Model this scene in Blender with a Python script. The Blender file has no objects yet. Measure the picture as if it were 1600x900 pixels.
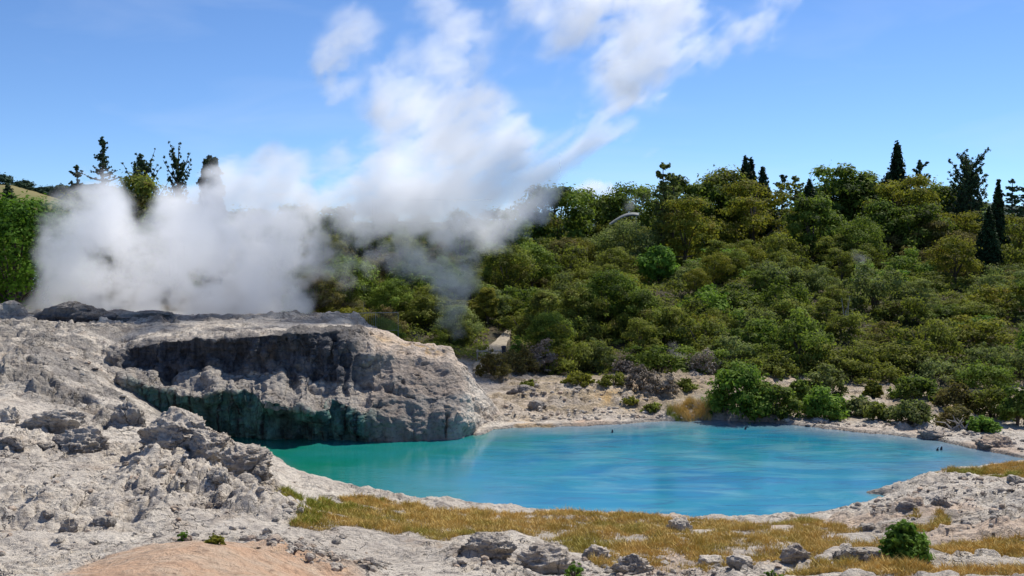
import bpy, math, random
import numpy as np
from math import radians

# ------------------------------------------------------------------ camera, world, sun, exposure
scene = bpy.context.scene
COL = scene.collection
F = 1556.0                      # focal length in photo pixels (1600 wide)
CAM_H = 7.0
PITCH = math.atan(50.0 / F)

cam_d = bpy.data.cameras.new("camera")
cam_d.sensor_width = 36.0
cam_d.lens = 36.0 * F / 1600.0
cam_d.clip_start = 0.1
cam_d.clip_end = 20000.0
cam = bpy.data.objects.new("camera", cam_d)
COL.objects.link(cam)
cam.location = (0, 0, CAM_H)
cam.rotation_euler = (radians(90) - PITCH, 0, 0)
scene.camera = cam

SUN_EL = radians(52)
SUN_AZ = radians(38)            # from +Y (view direction) towards +X (right)
sun_vec = (math.sin(SUN_AZ) * math.cos(SUN_EL), math.cos(SUN_AZ) * math.cos(SUN_EL), math.sin(SUN_EL))

world = bpy.data.worlds.new("World")
scene.world = world
world.use_nodes = True
nt = world.node_tree
nt.nodes.clear()
wout = nt.nodes.new("ShaderNodeOutputWorld")
wbg = nt.nodes.new("ShaderNodeBackground")
sky = nt.nodes.new("ShaderNodeTexSky")
sky.sky_type = 'NISHITA'
sky.sun_disc = False
sky.sun_elevation = SUN_EL
sky.sun_rotation = SUN_AZ
sky.altitude = 1600
sky.air_density = 0.9
sky.dust_density = 0.0
sky.ozone_density = 1.2
wbg.inputs["Strength"].default_value = 0.107
# thin high cirrus mixed over the sky by direction
tc = nt.nodes.new("ShaderNodeTexCoord")
mp = nt.nodes.new("ShaderNodeMapping")
mp.inputs["Scale"].default_value = (2.2, 2.2, 11.0)
mp.inputs["Rotation"].default_value = (0, radians(-12), 0)
nz = nt.nodes.new("ShaderNodeTexNoise")
nz.inputs["Scale"].default_value = 1.6
nz.inputs["Detail"].default_value = 6
nz.inputs["Distortion"].default_value = 0.6
rmp = nt.nodes.new("ShaderNodeMapRange")
rmp.inputs[1].default_value = 0.52
rmp.inputs[2].default_value = 0.78
rmp.inputs[3].default_value = 0.0
rmp.inputs[4].default_value = 0.15
mixs = nt.nodes.new("ShaderNodeMix"); mixs.data_type = 'RGBA'
mixs.inputs[7].default_value = (6.5, 7.2, 8.6, 1)
tint = nt.nodes.new("ShaderNodeMix"); tint.data_type = 'RGBA'; tint.blend_type = 'MULTIPLY'
tint.inputs[0].default_value = 1.0
tint.inputs[7].default_value = (0.67, 0.875, 1.15, 1)
nt.links.new(tc.outputs["Generated"], mp.inputs[0])
nt.links.new(mp.outputs[0], nz.inputs["Vector"])
nt.links.new(nz.outputs[0], rmp.inputs[0])
nt.links.new(rmp.outputs[0], mixs.inputs[0])
nt.links.new(sky.outputs[0], tint.inputs[6])
nt.links.new(tint.outputs[2], mixs.inputs[6])
nt.links.new(mixs.outputs[2], wbg.inputs["Color"])
nt.links.new(wbg.outputs[0], wout.inputs["Surface"])

sun_d = bpy.data.lights.new("sun", 'SUN')
sun_d.energy = 5.0
sun_d.angle = radians(0.53)
sun_d.color = (1.0, 0.955, 0.88)
sun_o = bpy.data.objects.new("sun", sun_d)
COL.objects.link(sun_o)
from mathutils import Vector
sun_o.rotation_euler = Vector(sun_vec).to_track_quat('Z', 'Y').to_euler()
sun_o.location = (30, 40, 60)

scene.view_settings.view_transform = 'Standard'
scene.view_settings.look = 'None'
scene.view_settings.exposure = 0.20
scene.view_settings.gamma = 1.0
scene.view_settings.use_curve_mapping = False
cy = scene.cycles
cy.use_denoising = True
cy.max_bounces = 24
cy.diffuse_bounces = 3
cy.glossy_bounces = 2
cy.transmission_bounces = 2
cy.transparent_max_bounces = 16
cy.volume_bounces = 20
cy.volume_step_rate = 1.0
cy.volume_max_steps = 400
cy.sample_clamp_indirect = 6.0

# ------------------------------------------------------------------ pixel <-> world
CP, SP = math.cos(PITCH), math.sin(PITCH)

def P(px, py, Y):
    """world point seen at photo pixel (px,py) at distance Y along +Y"""
    a = (px - 800.0) / F
    b = (450.0 - py) / F
    t = Y / (CP + b * SP)
    return (a * t, Y, CAM_H + t * (b * CP - SP))

def G(px, py, z=0.0):
    """world point where the ray through a pixel meets height z"""
    b = (450.0 - py) / F
    t = (z - CAM_H) / (b * CP - SP)
    return ((px - 800.0) / F * t, t * (CP + b * SP), z)

def to_px(X, Y, Z):
    dz = Z - CAM_H
    d = Y * CP - dz * SP
    u = Y * SP + dz * CP
    return 800.0 + F * X / d, 450.0 - F * u / d

# ------------------------------------------------------------------ numpy noise
_rs = np.random.RandomState(7)
_T = _rs.rand(64, 64, 64).astype(np.float32)

def vnoise(x, y, z=0.0, seed=0):
    x = np.asarray(x, dtype=np.float64) + seed * 17.31
    y = np.asarray(y, dtype=np.float64) + seed * 5.77
    z = np.zeros_like(x) + z + seed * 9.13
    ix, iy, iz = np.floor(x).astype(np.int64), np.floor(y).astype(np.int64), np.floor(z).astype(np.int64)
    fx, fy, fz = x - ix, y - iy, z - iz
    fx, fy, fz = [f * f * f * (f * (f * 6 - 15) + 10) for f in (fx, fy, fz)]
    x0, x1, y0, y1, z0, z1 = ix & 63, (ix + 1) & 63, iy & 63, (iy + 1) & 63, iz & 63, (iz + 1) & 63
    a = _T[x0, y0, z0] * (1 - fx) + _T[x1, y0, z0] * fx
    b = _T[x0, y1, z0] * (1 - fx) + _T[x1, y1, z0] * fx
    c = _T[x0, y0, z1] * (1 - fx) + _T[x1, y0, z1] * fx
    d = _T[x0, y1, z1] * (1 - fx) + _T[x1, y1, z1] * fx
    return (a * (1 - fy) + b * fy) * (1 - fz) + (c * (1 - fy) + d * fy) * fz

def fbm(x, y, z=0.0, octv=4, seed=0, gain=0.5):
    s, amp, tot, f = 0, 1.0, 0.0, 1.0
    for k in range(octv):
        s = s + amp * vnoise(np.asarray(x) * f, np.asarray(y) * f, np.asarray(z) * f, seed + k * 3)
        tot += amp
        amp *= gain
        f *= 2.03
    return s / tot

def ridged(x, y, z=0.0, octv=4, seed=0):
    s, amp, tot, f = 0, 1.0, 0.0, 1.0
    for k in range(octv):
        n = 1 - np.abs(2 * vnoise(np.asarray(x) * f, np.asarray(y) * f, np.asarray(z) * f, seed + k * 3) - 1)
        s = s + amp * n * n
        tot += amp
        amp *= 0.5
        f *= 2.1
    return s / tot

def voronoi(x, y, seed=0):
    """F1, F2 and cell value of a jittered grid in the plane"""
    x = np.asarray(x) + 0.0; y = np.asarray(y) + 0.0
    ix, iy = np.floor(x).astype(np.int64), np.floor(y).astype(np.int64)
    f1 = np.full(x.shape, 9.0); f2 = np.full(x.shape, 9.0); cv = np.zeros(x.shape)
    for dx in (-1, 0, 1):
        for dy in (-1, 0, 1):
            cx, cyy = ix + dx, iy + dy
            jx = _T[cx & 63, cyy & 63, seed & 63]; jy = _T[cx & 63, cyy & 63, (seed + 11) & 63]
            d = np.hypot(cx + jx - x, cyy + jy - y)
            n = d < f1
            f2 = np.where(n, f1, np.minimum(f2, d))
            cv = np.where(n, _T[cx & 63, cyy & 63, (seed + 23) & 63], cv)
            f1 = np.where(n, d, f1)
    return f1, f2, cv

def sstep(a, b, x):
    t = np.clip((x - a) / (b - a), 0, 1)
    return t * t * (3 - 2 * t)

def poly_sd(x, y, poly):
    """signed distance to polygon: negative inside"""
    x = np.asarray(x); y = np.asarray(y)
    d = np.full(x.shape, 1e9); ins = np.zeros(x.shape, bool)
    n = len(poly)
    for i in range(n):
        ax, ay = poly[i]; bx, by = poly[(i + 1) % n]
        ex, ey = bx - ax, by - ay
        t = np.clip(((x - ax) * ex + (y - ay) * ey) / (ex * ex + ey * ey + 1e-12), 0, 1)
        d = np.minimum(d, np.hypot(x - ax - t * ex, y - ay - t * ey))
        if ay != by:
            c = ((ay > y) != (by > y)) & (x < (bx - ax) * (y - ay) / (by - ay) + ax)
            ins ^= c
    return np.where(ins, -d, d)

# ------------------------------------------------------------------ mesh + tag helpers
def tag(o, label=None, cat=None, group=None, kind=None):
    if label: o["label"] = label
    if cat: o["category"] = cat
    if group: o["group"] = group
    if kind: o["kind"] = kind
    return o

def np_mesh(name, verts, faces, mat=None, attrs=None, smooth=True, mats=None, mat_idx=None):
    """verts (n,3); faces (m,k) all of k corners"""
    verts = np.asarray(verts, dtype=np.float32); faces = np.asarray(faces, dtype=np.int32)
    me = bpy.data.meshes.new(name)
    me.vertices.add(len(verts)); me.vertices.foreach_set("co", verts.ravel())
    m, k = faces.shape
    me.loops.add(m * k); me.loops.foreach_set("vertex_index", faces.ravel())
    me.polygons.add(m)
    me.polygons.foreach_set("loop_start", np.arange(0, m * k, k, dtype=np.int32))
    me.polygons.foreach_set("loop_total", np.full(m, k, dtype=np.int32))
    if mats:
        for q in mats: me.materials.append(q)
        if mat_idx is not None: me.polygons.foreach_set("material_index", np.asarray(mat_idx, dtype=np.int32))
    elif mat: me.materials.append(mat)
    me.polygons.foreach_set("use_smooth", np.full(m, bool(smooth)))
    for an, av in (attrs or {}).items():
        av = np.asarray(av, dtype=np.float32)
        if av.ndim == 1:
            a = me.attributes.new(an, 'FLOAT', 'POINT'); a.data.foreach_set("value", av)
        else:
            a = me.attributes.new(an, 'FLOAT_COLOR', 'POINT')
            if av.shape[1] == 3: av = np.hstack([av, np.ones((len(av), 1), np.float32)])
            a.data.foreach_set("color", av.ravel())
    me.update(calc_edges=True)
    me.validate()
    return me

def link(name, me, parent=None, loc=None):
    o = bpy.data.objects.new(name, me)
    COL.objects.link(o)
    if parent: o.parent = parent
    if loc is not None: o.location = loc
    return o

def grid_faces(nr, nc):
    i = np.arange((nr - 1) * nc).reshape(nr - 1, nc)[:, :-1].ravel()
    return np.stack([i, i + 1, i + nc + 1, i + nc], 1)

class MB:
    """collects boxes, tubes and loose faces (tris/quads) into one mesh"""
    def __init__(s): s.v = []; s.q = []; s.n = 0
    def add(s, v, q):
        v = np.asarray(v, float); q = np.asarray(q, int)
        if q.shape[1] == 3: q = np.hstack([q, q[:, 2:3]])
        s.v.append(v); s.q.append(q + s.n); s.n += len(v)
    def box(s, c, size, rz=0.0):
        x, y, z = [h / 2 for h in size]
        v = np.array([[i * x, j * y, k * z] for k in (-1, 1) for j in (-1, 1) for i in (-1, 1)])
        if rz:
            ca, sa = math.cos(rz), math.sin(rz)
            v = np.stack([v[:, 0] * ca - v[:, 1] * sa, v[:, 0] * sa + v[:, 1] * ca, v[:, 2]], 1)
        s.add(v + np.array(c), [[0, 2, 3, 1], [4, 5, 7, 6], [0, 1, 5, 4], [2, 6, 7, 3], [0, 4, 6, 2], [1, 3, 7, 5]])
    def tube(s, pts, rad, n=6):
        pts = np.asarray(pts, float); m = len(pts)
        rad = np.broadcast_to(np.asarray(rad, float), (m,))
        V = []
        for i in range(m):
            t = pts[min(i + 1, m - 1)] - pts[max(i - 1, 0)]
            t = t / (np.linalg.norm(t) + 1e-9)
            a = np.cross(t, [0.31, 0.2, 0.93] if abs(t[2]) < 0.9 else [1, 0.1, 0]); a /= np.linalg.norm(a)
            b = np.cross(t, a)
            for k in range(n):
                an = 2 * math.pi * k / n
                V.append(pts[i] + rad[i] * (math.cos(an) * a + math.sin(an) * b))
        Q = []
        for i in range(m - 1):
            for k in range(n):
                k2 = (k + 1) % n
                Q.append([i * n + k, i * n + k2, (i + 1) * n + k2, (i + 1) * n + k])
        s.add(V, Q)
        s.add([pts[-1] + (pts[-1] - pts[-2]) * 0.001] + V[-n:], [[0, 1 + k, 1 + (k + 1) % n, 1 + (k + 1) % n] for k in range(n)])
    def arrays(s):
        return np.vstack(s.v), np.vstack(s.q)
    def mesh(s, name, mat, smooth=True):
        import bmesh
        v, q = s.arrays()
        me = bpy.data.meshes.new(name)
        me.from_pydata([tuple(p) for p in v], [], [tuple(dict.fromkeys(f)) for f in q.tolist()])
        me.materials.append(mat)
        me.polygons.foreach_set("use_smooth", np.full(len(me.polygons), bool(smooth)))
        me.update()
        return me

# ------------------------------------------------------------------ node helpers
def new_mat(name):
    m = bpy.data.materials.new(name); m.use_nodes = True
    m.node_tree.nodes.clear()
    return m, m.node_tree

class N:
    def __init__(s, tree): s.t = tree
    def node(s, kind, **kw):
        n = s.t.nodes.new(kind)
        for k, v in kw.items(): setattr(n, k, v)
        return n
    def L(s, a, b): s.t.links.new(a, b)
    def val(s, sock, v):
        if hasattr(v, "is_linked") or hasattr(v, "links"): s.L(v, sock)
        else: sock.default_value = v
    def mix(s, f, a, b, mode='MIX'):
        n = s.node("ShaderNodeMix", data_type='RGBA', blend_type=mode)
        s.val(n.inputs[0], f)
        for i, c in ((6, a), (7, b)):
            if isinstance(c, tuple): n.inputs[i].default_value = (*c[:3], 1)
            else: s.L(c, n.inputs[i])
        return n.outputs[2]
    def math(s, op, a, b=0.0, c=None):
        n = s.node("ShaderNodeMath", operation=op)
        s.val(n.inputs[0], a); s.val(n.inputs[1], b)
        if c is not None: s.val(n.inputs[2], c)
        return n.outputs[0]
    def rng(s, x, a, b, c=0.0, d=1.0):
        n = s.node("ShaderNodeMapRange")
        s.val(n.inputs[0], x)
        for i, v in enumerate((a, b, c, d)): s.val(n.inputs[i + 1], v)
        return n.outputs[0]
    def noise(s, vec, scale, detail=4.0, rough=0.55, dist=0.0, col=False):
        n = s.node("ShaderNodeTexNoise")
        s.L(vec, n.inputs["Vector"])
        n.inputs["Scale"].default_value = scale; n.inputs["Detail"].default_value = detail
        n.inputs["Roughness"].default_value = rough; n.inputs["Distortion"].default_value = dist
        return n.outputs[1 if col else 0]
    def voro(s, vec, scale, feat='F1'):
        n = s.node("ShaderNodeTexVoronoi", feature=feat)
        s.L(vec, n.inputs["Vector"]); n.inputs["Scale"].default_value = scale
        return n.outputs[0]
    def mapping(s, vec, scale=(1, 1, 1), rot=(0, 0, 0)):
        n = s.node("ShaderNodeMapping"); s.L(vec, n.inputs[0])
        n.inputs["Scale"].default_value = scale; n.inputs["Rotation"].default_value = rot
        return n.outputs[0]
    def bump(s, h, strength, dist, prev=None):
        n = s.node("ShaderNodeBump"); s.L(h, n.inputs["Height"])
        n.inputs["Strength"].default_value = strength; n.inputs["Distance"].default_value = dist
        if prev: s.L(prev, n.inputs["Normal"])
        return n.outputs[0]
    def principled(s, color, rough=0.9, normal=None, spec=0.2):
        b = s.node("ShaderNodeBsdfPrincipled"); o = s.node("ShaderNodeOutputMaterial")
        s.val(b.inputs["Base Color"], color if not isinstance(color, tuple) else (*color[:3], 1))
        s.val(b.inputs["Roughness"], rough)
        b.inputs["Specular IOR Level"].default_value = spec
        if normal: s.L(normal, b.inputs["Normal"])
        s.L(b.outputs[0], o.inputs["Surface"])
        return b

# ------------------------------------------------------------------ materials
def sinter_material(name):
    """pale silica sinter; vertex masks: r = orange-tan soil, g = vegetated soil, b = dark algae-stained stone, darker rock bases and shade painted on the terrace nose, a2.r = teal mineral face, a2.g = iron orange"""
    m, t = new_mat(name); n = N(t)
    geo = n.node("ShaderNodeNewGeometry").outputs["Position"]
    at = n.node("ShaderNodeAttribute", attribute_name="mask")
    at2 = n.node("ShaderNodeAttribute", attribute_name="mask2")
    sp = n.node("ShaderNodeSeparateColor"); n.L(at.outputs["Color"], sp.inputs[0])
    sp2 = n.node("ShaderNodeSeparateColor"); n.L(at2.outputs["Color"], sp2.inputs[0])
    big = n.noise(geo, 0.35, 5)
    mid = n.noise(geo, 1.9, 6, 0.62)
    fine = n.noise(geo, 9.0, 6, 0.7)
    grit = n.noise(geo, 38.0, 4, 0.7)
    white = n.mix(n.rng(big, .35, .65), (.71, .63, .52), (.56, .49, .405))
    white = n.mix(n.rng(mid, .51, .70), white, (.33, .28, .24))
    white = n.mix(n.rng(fine, .54, .70), white, (.17, .145, .125))
    white = n.mix(n.rng(grit, .57, .74, 0, .7), white, (.12, .105, .095))
    white = n.mix(n.rng(n.noise(geo, 1.1, 4), .55, .72, 0, .55), white, (.40, .30, .21))
    white = n.mix(n.rng(fine, .44, .30, 0, .6), white, (.66, .62, .56))
    tan = n.mix(n.rng(mid, .4, .65), (.62, .40, .255), (.62, .47, .335))
    tan = n.mix(n.rng(fine, .52, .74, 0, .8), tan, (.27, .16, .10))
    tan = n.mix(n.rng(grit, .58, .75, 0, .7), tan, (.60, .50, .42))
    tan = n.mix(n.rng(n.noise(geo, 4.5, 3), .55, .75, 0, .6), tan, (.30, .20, .13))
    soil = n.mix(n.rng(mid, .4, .65), (.10, .075, .045), (.055, .06, .03))
    st = n.mapping(geo, (1.6, 1.6, .28))
    streak = n.noise(st, 2.2, 6, .65)
    dark = n.mix(n.rng(streak, .35, .68), (.034, .034, .037), (.150, .145, .148))
    dark = n.mix(n.rng(mid, .58, .76), dark, (.23, .215, .205))
    dark = n.mix(n.rng(n.noise(geo, .8, 3), .60, .75, 0, .45), dark, (.13, .075, .035))
    teal = n.mix(n.rng(streak, .38, .62), (.026, .032, .032), (.15, .33, .28))
    teal = n.mix(n.rng(n.noise(st, 1.1, 4, .6), .52, .68, 0, .9), teal, (.015, .016, .016))
    teal = n.mix(n.rng(n.noise(geo, 3.3, 3), .58, .75, 0, .6), teal, (.20, .25, .26))
    ochre = n.mix(n.rng(mid, .38, .62), (.46, .36, .235), (.30, .235, .15))
    ochre = n.mix(n.rng(fine, .52, .68), ochre, (.15, .12, .085))
    iron = n.mix(n.rng(fine, .4, .65), (.62, .33, .07), (.55, .42, .22))
    c = n.mix(sp.outputs[0], white, tan)
    c = n.mix(sp2.outputs[2], c, ochre)
    c = n.mix(sp.outputs[1], c, soil)
    c = n.mix(sp.outputs[2], c, dark)
    c = n.mix(sp2.outputs[0], c, teal)
    c = n.mix(sp2.outputs[1], c, iron)
    h = n.math('ADD', n.math('MULTIPLY', mid, .5), n.math('MULTIPLY', fine, .3))
    h = n.math('ADD', h, n.math('MULTIPLY', grit, .14))
    wv = n.node("ShaderNodeVectorMath", operation='ADD')
    sc_ = n.node("ShaderNodeVectorMath", operation='SCALE'); n.L(n.noise(geo, 1.3, 4, .6, 0, True), sc_.inputs[0]); sc_.inputs[3].default_value = 1.3
    n.L(geo, wv.inputs[0]); n.L(sc_.outputs[0], wv.inputs[1])
    ce = n.voro(wv.outputs[0], .75, 'DISTANCE_TO_EDGE'); ce2 = n.voro(wv.outputs[0], 2.6, 'DISTANCE_TO_EDGE')
    gate = n.rng(n.noise(geo, .55, 3), .46, .58)
    crack = n.math('MULTIPLY', n.rng(ce, 0, .020, 1, 0), gate)
    crack2 = n.math('MULTIPLY', n.rng(ce2, 0, .030, 1, 0), n.rng(n.noise(geo, .9, 3), .50, .60, 0, .7))
    crack = n.math('MAXIMUM', crack, crack2)
    crack = n.math('MULTIPLY', crack, n.math('SUBTRACT', 1.0, sp.outputs[0]))
    c = n.mix(n.math('MULTIPLY', crack, .6), c, (.07, .06, .055))
    strata = n.noise(n.mapping(geo, (.5, .5, 5.0)), 1.4, 4, .6, .5)
    c = n.mix(n.rng(strata, .55, .72, 0, .30), c, (.20, .17, .15))
    h = n.math('ADD', h, n.math('MULTIPLY', strata, .45))
    h = n.math('SUBTRACT', h, n.math('MULTIPLY', crack, .35))
    v = n.voro(geo, 6.5)
    h = n.math('ADD', h, n.math('MULTIPLY', v, .16))
    nm = n.bump(h, 1.0, 0.30)
    n.principled(c, 0.9, nm, .15)
    return m

M_SINTER = sinter_material("silica_sinter")

def foliage_material(name, a, b, dry=None, trans=0.34, tscale=2.0):
    """a, b: darker and lighter leaf colour; each leaf clump carries its own tone"""
    m, t = new_mat(name); n = N(t)
    at = n.node("ShaderNodeAttribute", attribute_name="tone").outputs["Fac"]
    oi = n.node("ShaderNodeObjectInfo").outputs["Random"]
    geo = n.node("ShaderNodeNewGeometry").outputs["Position"]
    nz = n.noise(geo, 0.9, 3)
    c = n.mix(at, a, b)
    if dry: c = n.mix(n.math('MULTIPLY', n.rng(nz, .52, .72), n.rng(oi, .2, .9)), c, dry)
    hs = n.node("ShaderNodeHueSaturation")
    n.val(hs.inputs["Hue"], n.rng(oi, 0, 1, .485, .515))
    n.val(hs.inputs["Saturation"], 1.0)
    n.val(hs.inputs["Value"], n.rng(n.math('FRACT', n.math('MULTIPLY', oi, 7.3)), 0, 1, .82, 1.18))
    n.L(c, hs.inputs["Color"])
    d = n.node("ShaderNodeBsdfPrincipled")
    n.L(hs.outputs[0], d.inputs["Base Color"])
    d.inputs["Roughness"].default_value = 0.75
    d.inputs["Specular IOR Level"].default_value = 0.08
    tr = n.node("ShaderNodeBsdfTranslucent")
    tc_ = n.mix(0.5, hs.outputs[0], (.30, .42, .05), 'MIX')
    tc_ = n.mix(0.35, hs.outputs[0], (min(1, b[0] * 2.2), min(1, b[1] * 2.4), b[2] * 1.0))
    n.L(tc_, tr.inputs["Color"])
    ms = n.node("ShaderNodeMixShader"); ms.inputs[0].default_value = trans
    n.L(d.outputs[0], ms.inputs[1]); n.L(tr.outputs[0], ms.inputs[2])
    o = n.node("ShaderNodeOutputMaterial"); n.L(ms.outputs[0], o.inputs["Surface"])
    return m

M_OLIVE = foliage_material("olive_scrub_leaves", (.048, .058, .012), (.235, .260, .050), (.17, .10, .04))
M_GREEN = foliage_material("green_leaves", (.034, .056, .012), (.185, .245, .042), (.15, .15, .03))
M_BRIGHT = foliage_material("bright_green_leaves", (.045, .10, .014), (.19, .30, .045), None, .3)
M_LUSH = foliage_material("lush_leaves", (.020, .052, .008), (.12, .21, .022), None, .3)
M_DARKCON = foliage_material("dark_conifer_needles", (.012, .022, .010), (.035, .060, .022), None, .1)
M_BLUECON = foliage_material("open_conifer_needles", (.030, .055, .028), (.085, .135, .060), None, .15)
M_YELLOW = foliage_material("yellow_green_leaves", (.07, .08, .012), (.24, .235, .035), (.26, .14, .03))
M_BROWN = foliage_material("brown_scrub_leaves", (.055, .048, .018), (.19, .165, .055), (.15, .08, .045))
M_GREYTWIG = foliage_material("grey_dry_twigs", (.15, .12, .085), (.36, .30, .23), None, .05)
M_SAGE = foliage_material("sage_leaves", (.07, .085, .025), (.23, .27, .09), (.24, .21, .10))
M_FARTREE = foliage_material("far_tree_leaves", (.020, .040, .022), (.045, .080, .045), None, .1)

def grass_material():
    m, t = new_mat("dry_grass_blades"); n = N(t)
    at = n.node("ShaderNodeAttribute", attribute_name="tone").outputs["Fac"]
    gr = n.node("ShaderNodeAttribute", attribute_name="green").outputs["Fac"]
    geo = n.node("ShaderNodeNewGeometry").outputs["Position"]
    c = n.mix(at, (.46, .29, .070), (.86, .62, .23))
    c = n.mix(n.rng(n.noise(geo, 1.5, 4), .45, .65, 0, .75), c, (.42, .32, .07))
    c = n.mix(gr, c, n.mix(at, (.15, .19, .02), (.40, .42, .06)))
    b = n.principled(c, .8, None, .15)
    return m
M_GRASS = grass_material()

def flat_noise_mat(name, a, b, scale=3.0, rough=.85, bump=.3, bd=.02, stretch=(1, 1, 1)):
    m, t = new_mat(name); n = N(t)
    co = n.mapping(n.node("ShaderNodeTexCoord").outputs["Object"], stretch)
    f = n.noise(co, scale, 5, .6)
    nm = n.bump(f, bump, bd)
    n.principled(n.mix(n.rng(f, .35, .65), a, b), rough, nm)
    return m
M_BARK = flat_noise_mat("bark", (.06, .045, .035), (.15, .12, .095), 6, stretch=(1, 1, .25))
M_PALEBARK = flat_noise_mat("pale_dead_branch", (.30, .27, .24), (.48, .45, .41), 6)
M_TIMBER = flat_noise_mat("weathered_timber", (.30, .27, .22), (.46, .41, .34), 8, stretch=(.3, 1, 1))
M_METAL = flat_noise_mat("galvanised_rail", (.20, .21, .20), (.30, .31, .30), 12, .45)
M_DARKPOST = flat_noise_mat("dark_post", (.035, .035, .045), (.07, .07, .08), 12, .6)
M_ROOF = flat_noise_mat("weathered_canvas", (.13, .14, .14), (.19, .20, .20), 5, .6)
M_PATH = flat_noise_mat("pale_gravel", (.26, .22, .16), (.38, .32, .24), 4, .95, .5, .03)
M_DROP = flat_noise_mat("water_drop", (.75, .78, .82), (.85, .87, .9), 4, .1)

# ------------------------------------------------------------------ pool outline (world XY, water level z=0)
SHORE_PX = [(430, 716), (470, 744), (520, 762), (560, 772), (600, 779), (650, 786), (700, 791), (760, 795), (850, 799), (930, 803),
            (1000, 807), (1080, 811), (1150, 814), (1220, 812), (1290, 805), (1335, 795), (1372, 785), (1385, 775), (1350, 770),
            (1395, 764), (1425, 750), (1470, 741), (1530, 733), (1580, 727), (1625, 722), (1590, 715), (1540, 706), (1500, 696),
            (1450, 687), (1400, 681), (1340, 676), (1290, 671), (1240, 664), (1200, 660), (1120, 657), (1040, 658), (960, 664),
            (880, 667), (800, 669), (775, 671), (745, 681)]
POOL = [G(px, py)[:2] for px, py in SHORE_PX]
POOL += [P(700, 0, 40.0)[:2], P(600, 0, 39.6)[:2], P(400, 0, 39.8)[:2], P(310, 0, 39.0)[:2], P(300, 0, 36.5)[:2], P(330, 0, 33.6)[:2],
         P(375, 0, 33.2)[:2], P(405, 0, 34.2)[:2]]
# drop accidental 3rd coordinates
POOL = [(p[0], p[1]) for p in POOL]

# ------------------------------------------------------------------ terrain control points (px, py, Y) -> world
CTRL_PX = [
    # left edge columns
    (-250, 900, 14), (-250, 760, 21), (-250, 640, 29), (-250, 560, 37), (-250, 500, 46), (-250, 480, 56),
    (0, 900, 15), (0, 840, 18), (0, 760, 22), (0, 700, 25.5), (0, 640, 29.5), (0, 600, 33), (0, 560, 37), (0, 525, 42), (0, 500, 46.5), (0, 492, 52),
    (150, 900, 12.5), (150, 868, 15.5), (150, 800, 20), (150, 740, 24), (150, 690, 28), (150, 640, 32), (150, 600, 35.2), (150, 565, 38), (150, 530, 42), (150, 500, 47), (150, 492, 53),
    (220, 800, 20), (220, 740, 24), (220, 695, 28), (225, 660, 31.5), (215, 630, 33.5), (195, 600, 36),
    (300, 900, 11), (300, 855, 12.7), (300, 852, 15), (300, 838, 17.5), (300, 800, 20), (300, 745, 24), (300, 705, 27.5), (290, 668, 30.8),
    (430, 900, 12.3), (430, 864, 14), (430, 850, 17), (430, 805, 20.5), (430, 765, 24.5), (430, 738, 28), (430, 720, 31.2),
    (560, 905, 13.5), (560, 880, 16.5), (560, 830, 20.5), (560, 785, 25.5),
    (360, 702, 30.2), (390, 700, 31.5),
    (700, 900, 15.5), (700, 868, 18.5), (700, 830, 21.8), (700, 805, 25),
    (900, 900, 15.8), (900, 870, 18.5), (900, 830, 22), (900, 812, 24.8),
    (1100, 900, 16), (1100, 865, 19), (1100, 830, 22.5), (1100, 818, 25),
    (1300, 900, 16), (1300, 860, 19.2), (1300, 825, 23), (1300, 812, 25.2),
    (1450, 900, 15.5), (1450, 850, 19), (1450, 800, 23), (1450, 765, 27.5), (1450, 748, 30.3),
    (1600, 900, 15), (1600, 850, 18.5), (1600, 800, 22), (1600, 760, 26), (1600, 735, 30), (1590, 727, 32.2),
    (1850, 900, 14), (1850, 800, 21), (1850, 740, 29), (1850, 700, 37),
    # far shore
    (800, 655, 42), (800, 630, 44.5), (800, 604, 47.5), (800, 585, 50.5),
    (900, 645, 43), (900, 620, 45.5), (900, 592, 49.2), (900, 582, 52),
    (1000, 640, 43.2), (1000, 615, 46), (1000, 588, 50), (1000, 578, 53),
    (1150, 642, 43), (1150, 610, 47), (1150, 585, 51.5),
    (1280, 655, 42), (1280, 620, 46.5), (1280, 596, 51),
    (1400, 664, 40.6), (1400, 630, 45), (1400, 600, 51),
    (1500, 678, 38.8), (1500, 640, 44), (1500, 600, 51),
    (1600, 700, 36.6), (1600, 680, 39), (1600, 640, 44.5), (1600, 600, 51.5),
    (1850, 600, 52),
]
CTRL = [P(*c) for c in CTRL_PX]
def cw(px, Y, z): CTRL.append((P(px, 0, Y)[0], Y, z))
for px in (-500, 0, 300, 600, 900, 1200, 1500, 2000): cw(px, 2, 5.3); cw(px, 8, 3.9)
for px in (260, 330, 400, 480, 550):                     # under the terrace cliff
    cw(px, 47.5, 3.95 if px < 500 else 3.7); cw(px, 44.5, 3.55); cw(px, 42, 2.3); cw(px, 40, 0.0); cw(px, 53, 3.6)
cw(210, 44.5, 3.7); cw(210, 41.5, 2.6); cw(205, 39, 1.8); cw(610, 48, 2.2); cw(610, 43, 0.5)
for px in (660, 720): cw(px, 48, 1.0); cw(px, 43.5, 0.2); cw(px, 41, 0.0)
for px in (-250, 0, 150, 300, 450): cw(px, 60, 3.9); cw(px, 75, 5.0); cw(px, 95, 8.2); cw(px, 120, 10.0); cw(px, 150, 8.0)
for px in (580, 700): cw(px, 54, 1.9); cw(px, 62, 3.2); cw(px, 72, 5.2); cw(px, 85, 7.3); cw(px, 100, 9.0); cw(px, 120, 10.3); cw(px, 150, 9.0)
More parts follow.
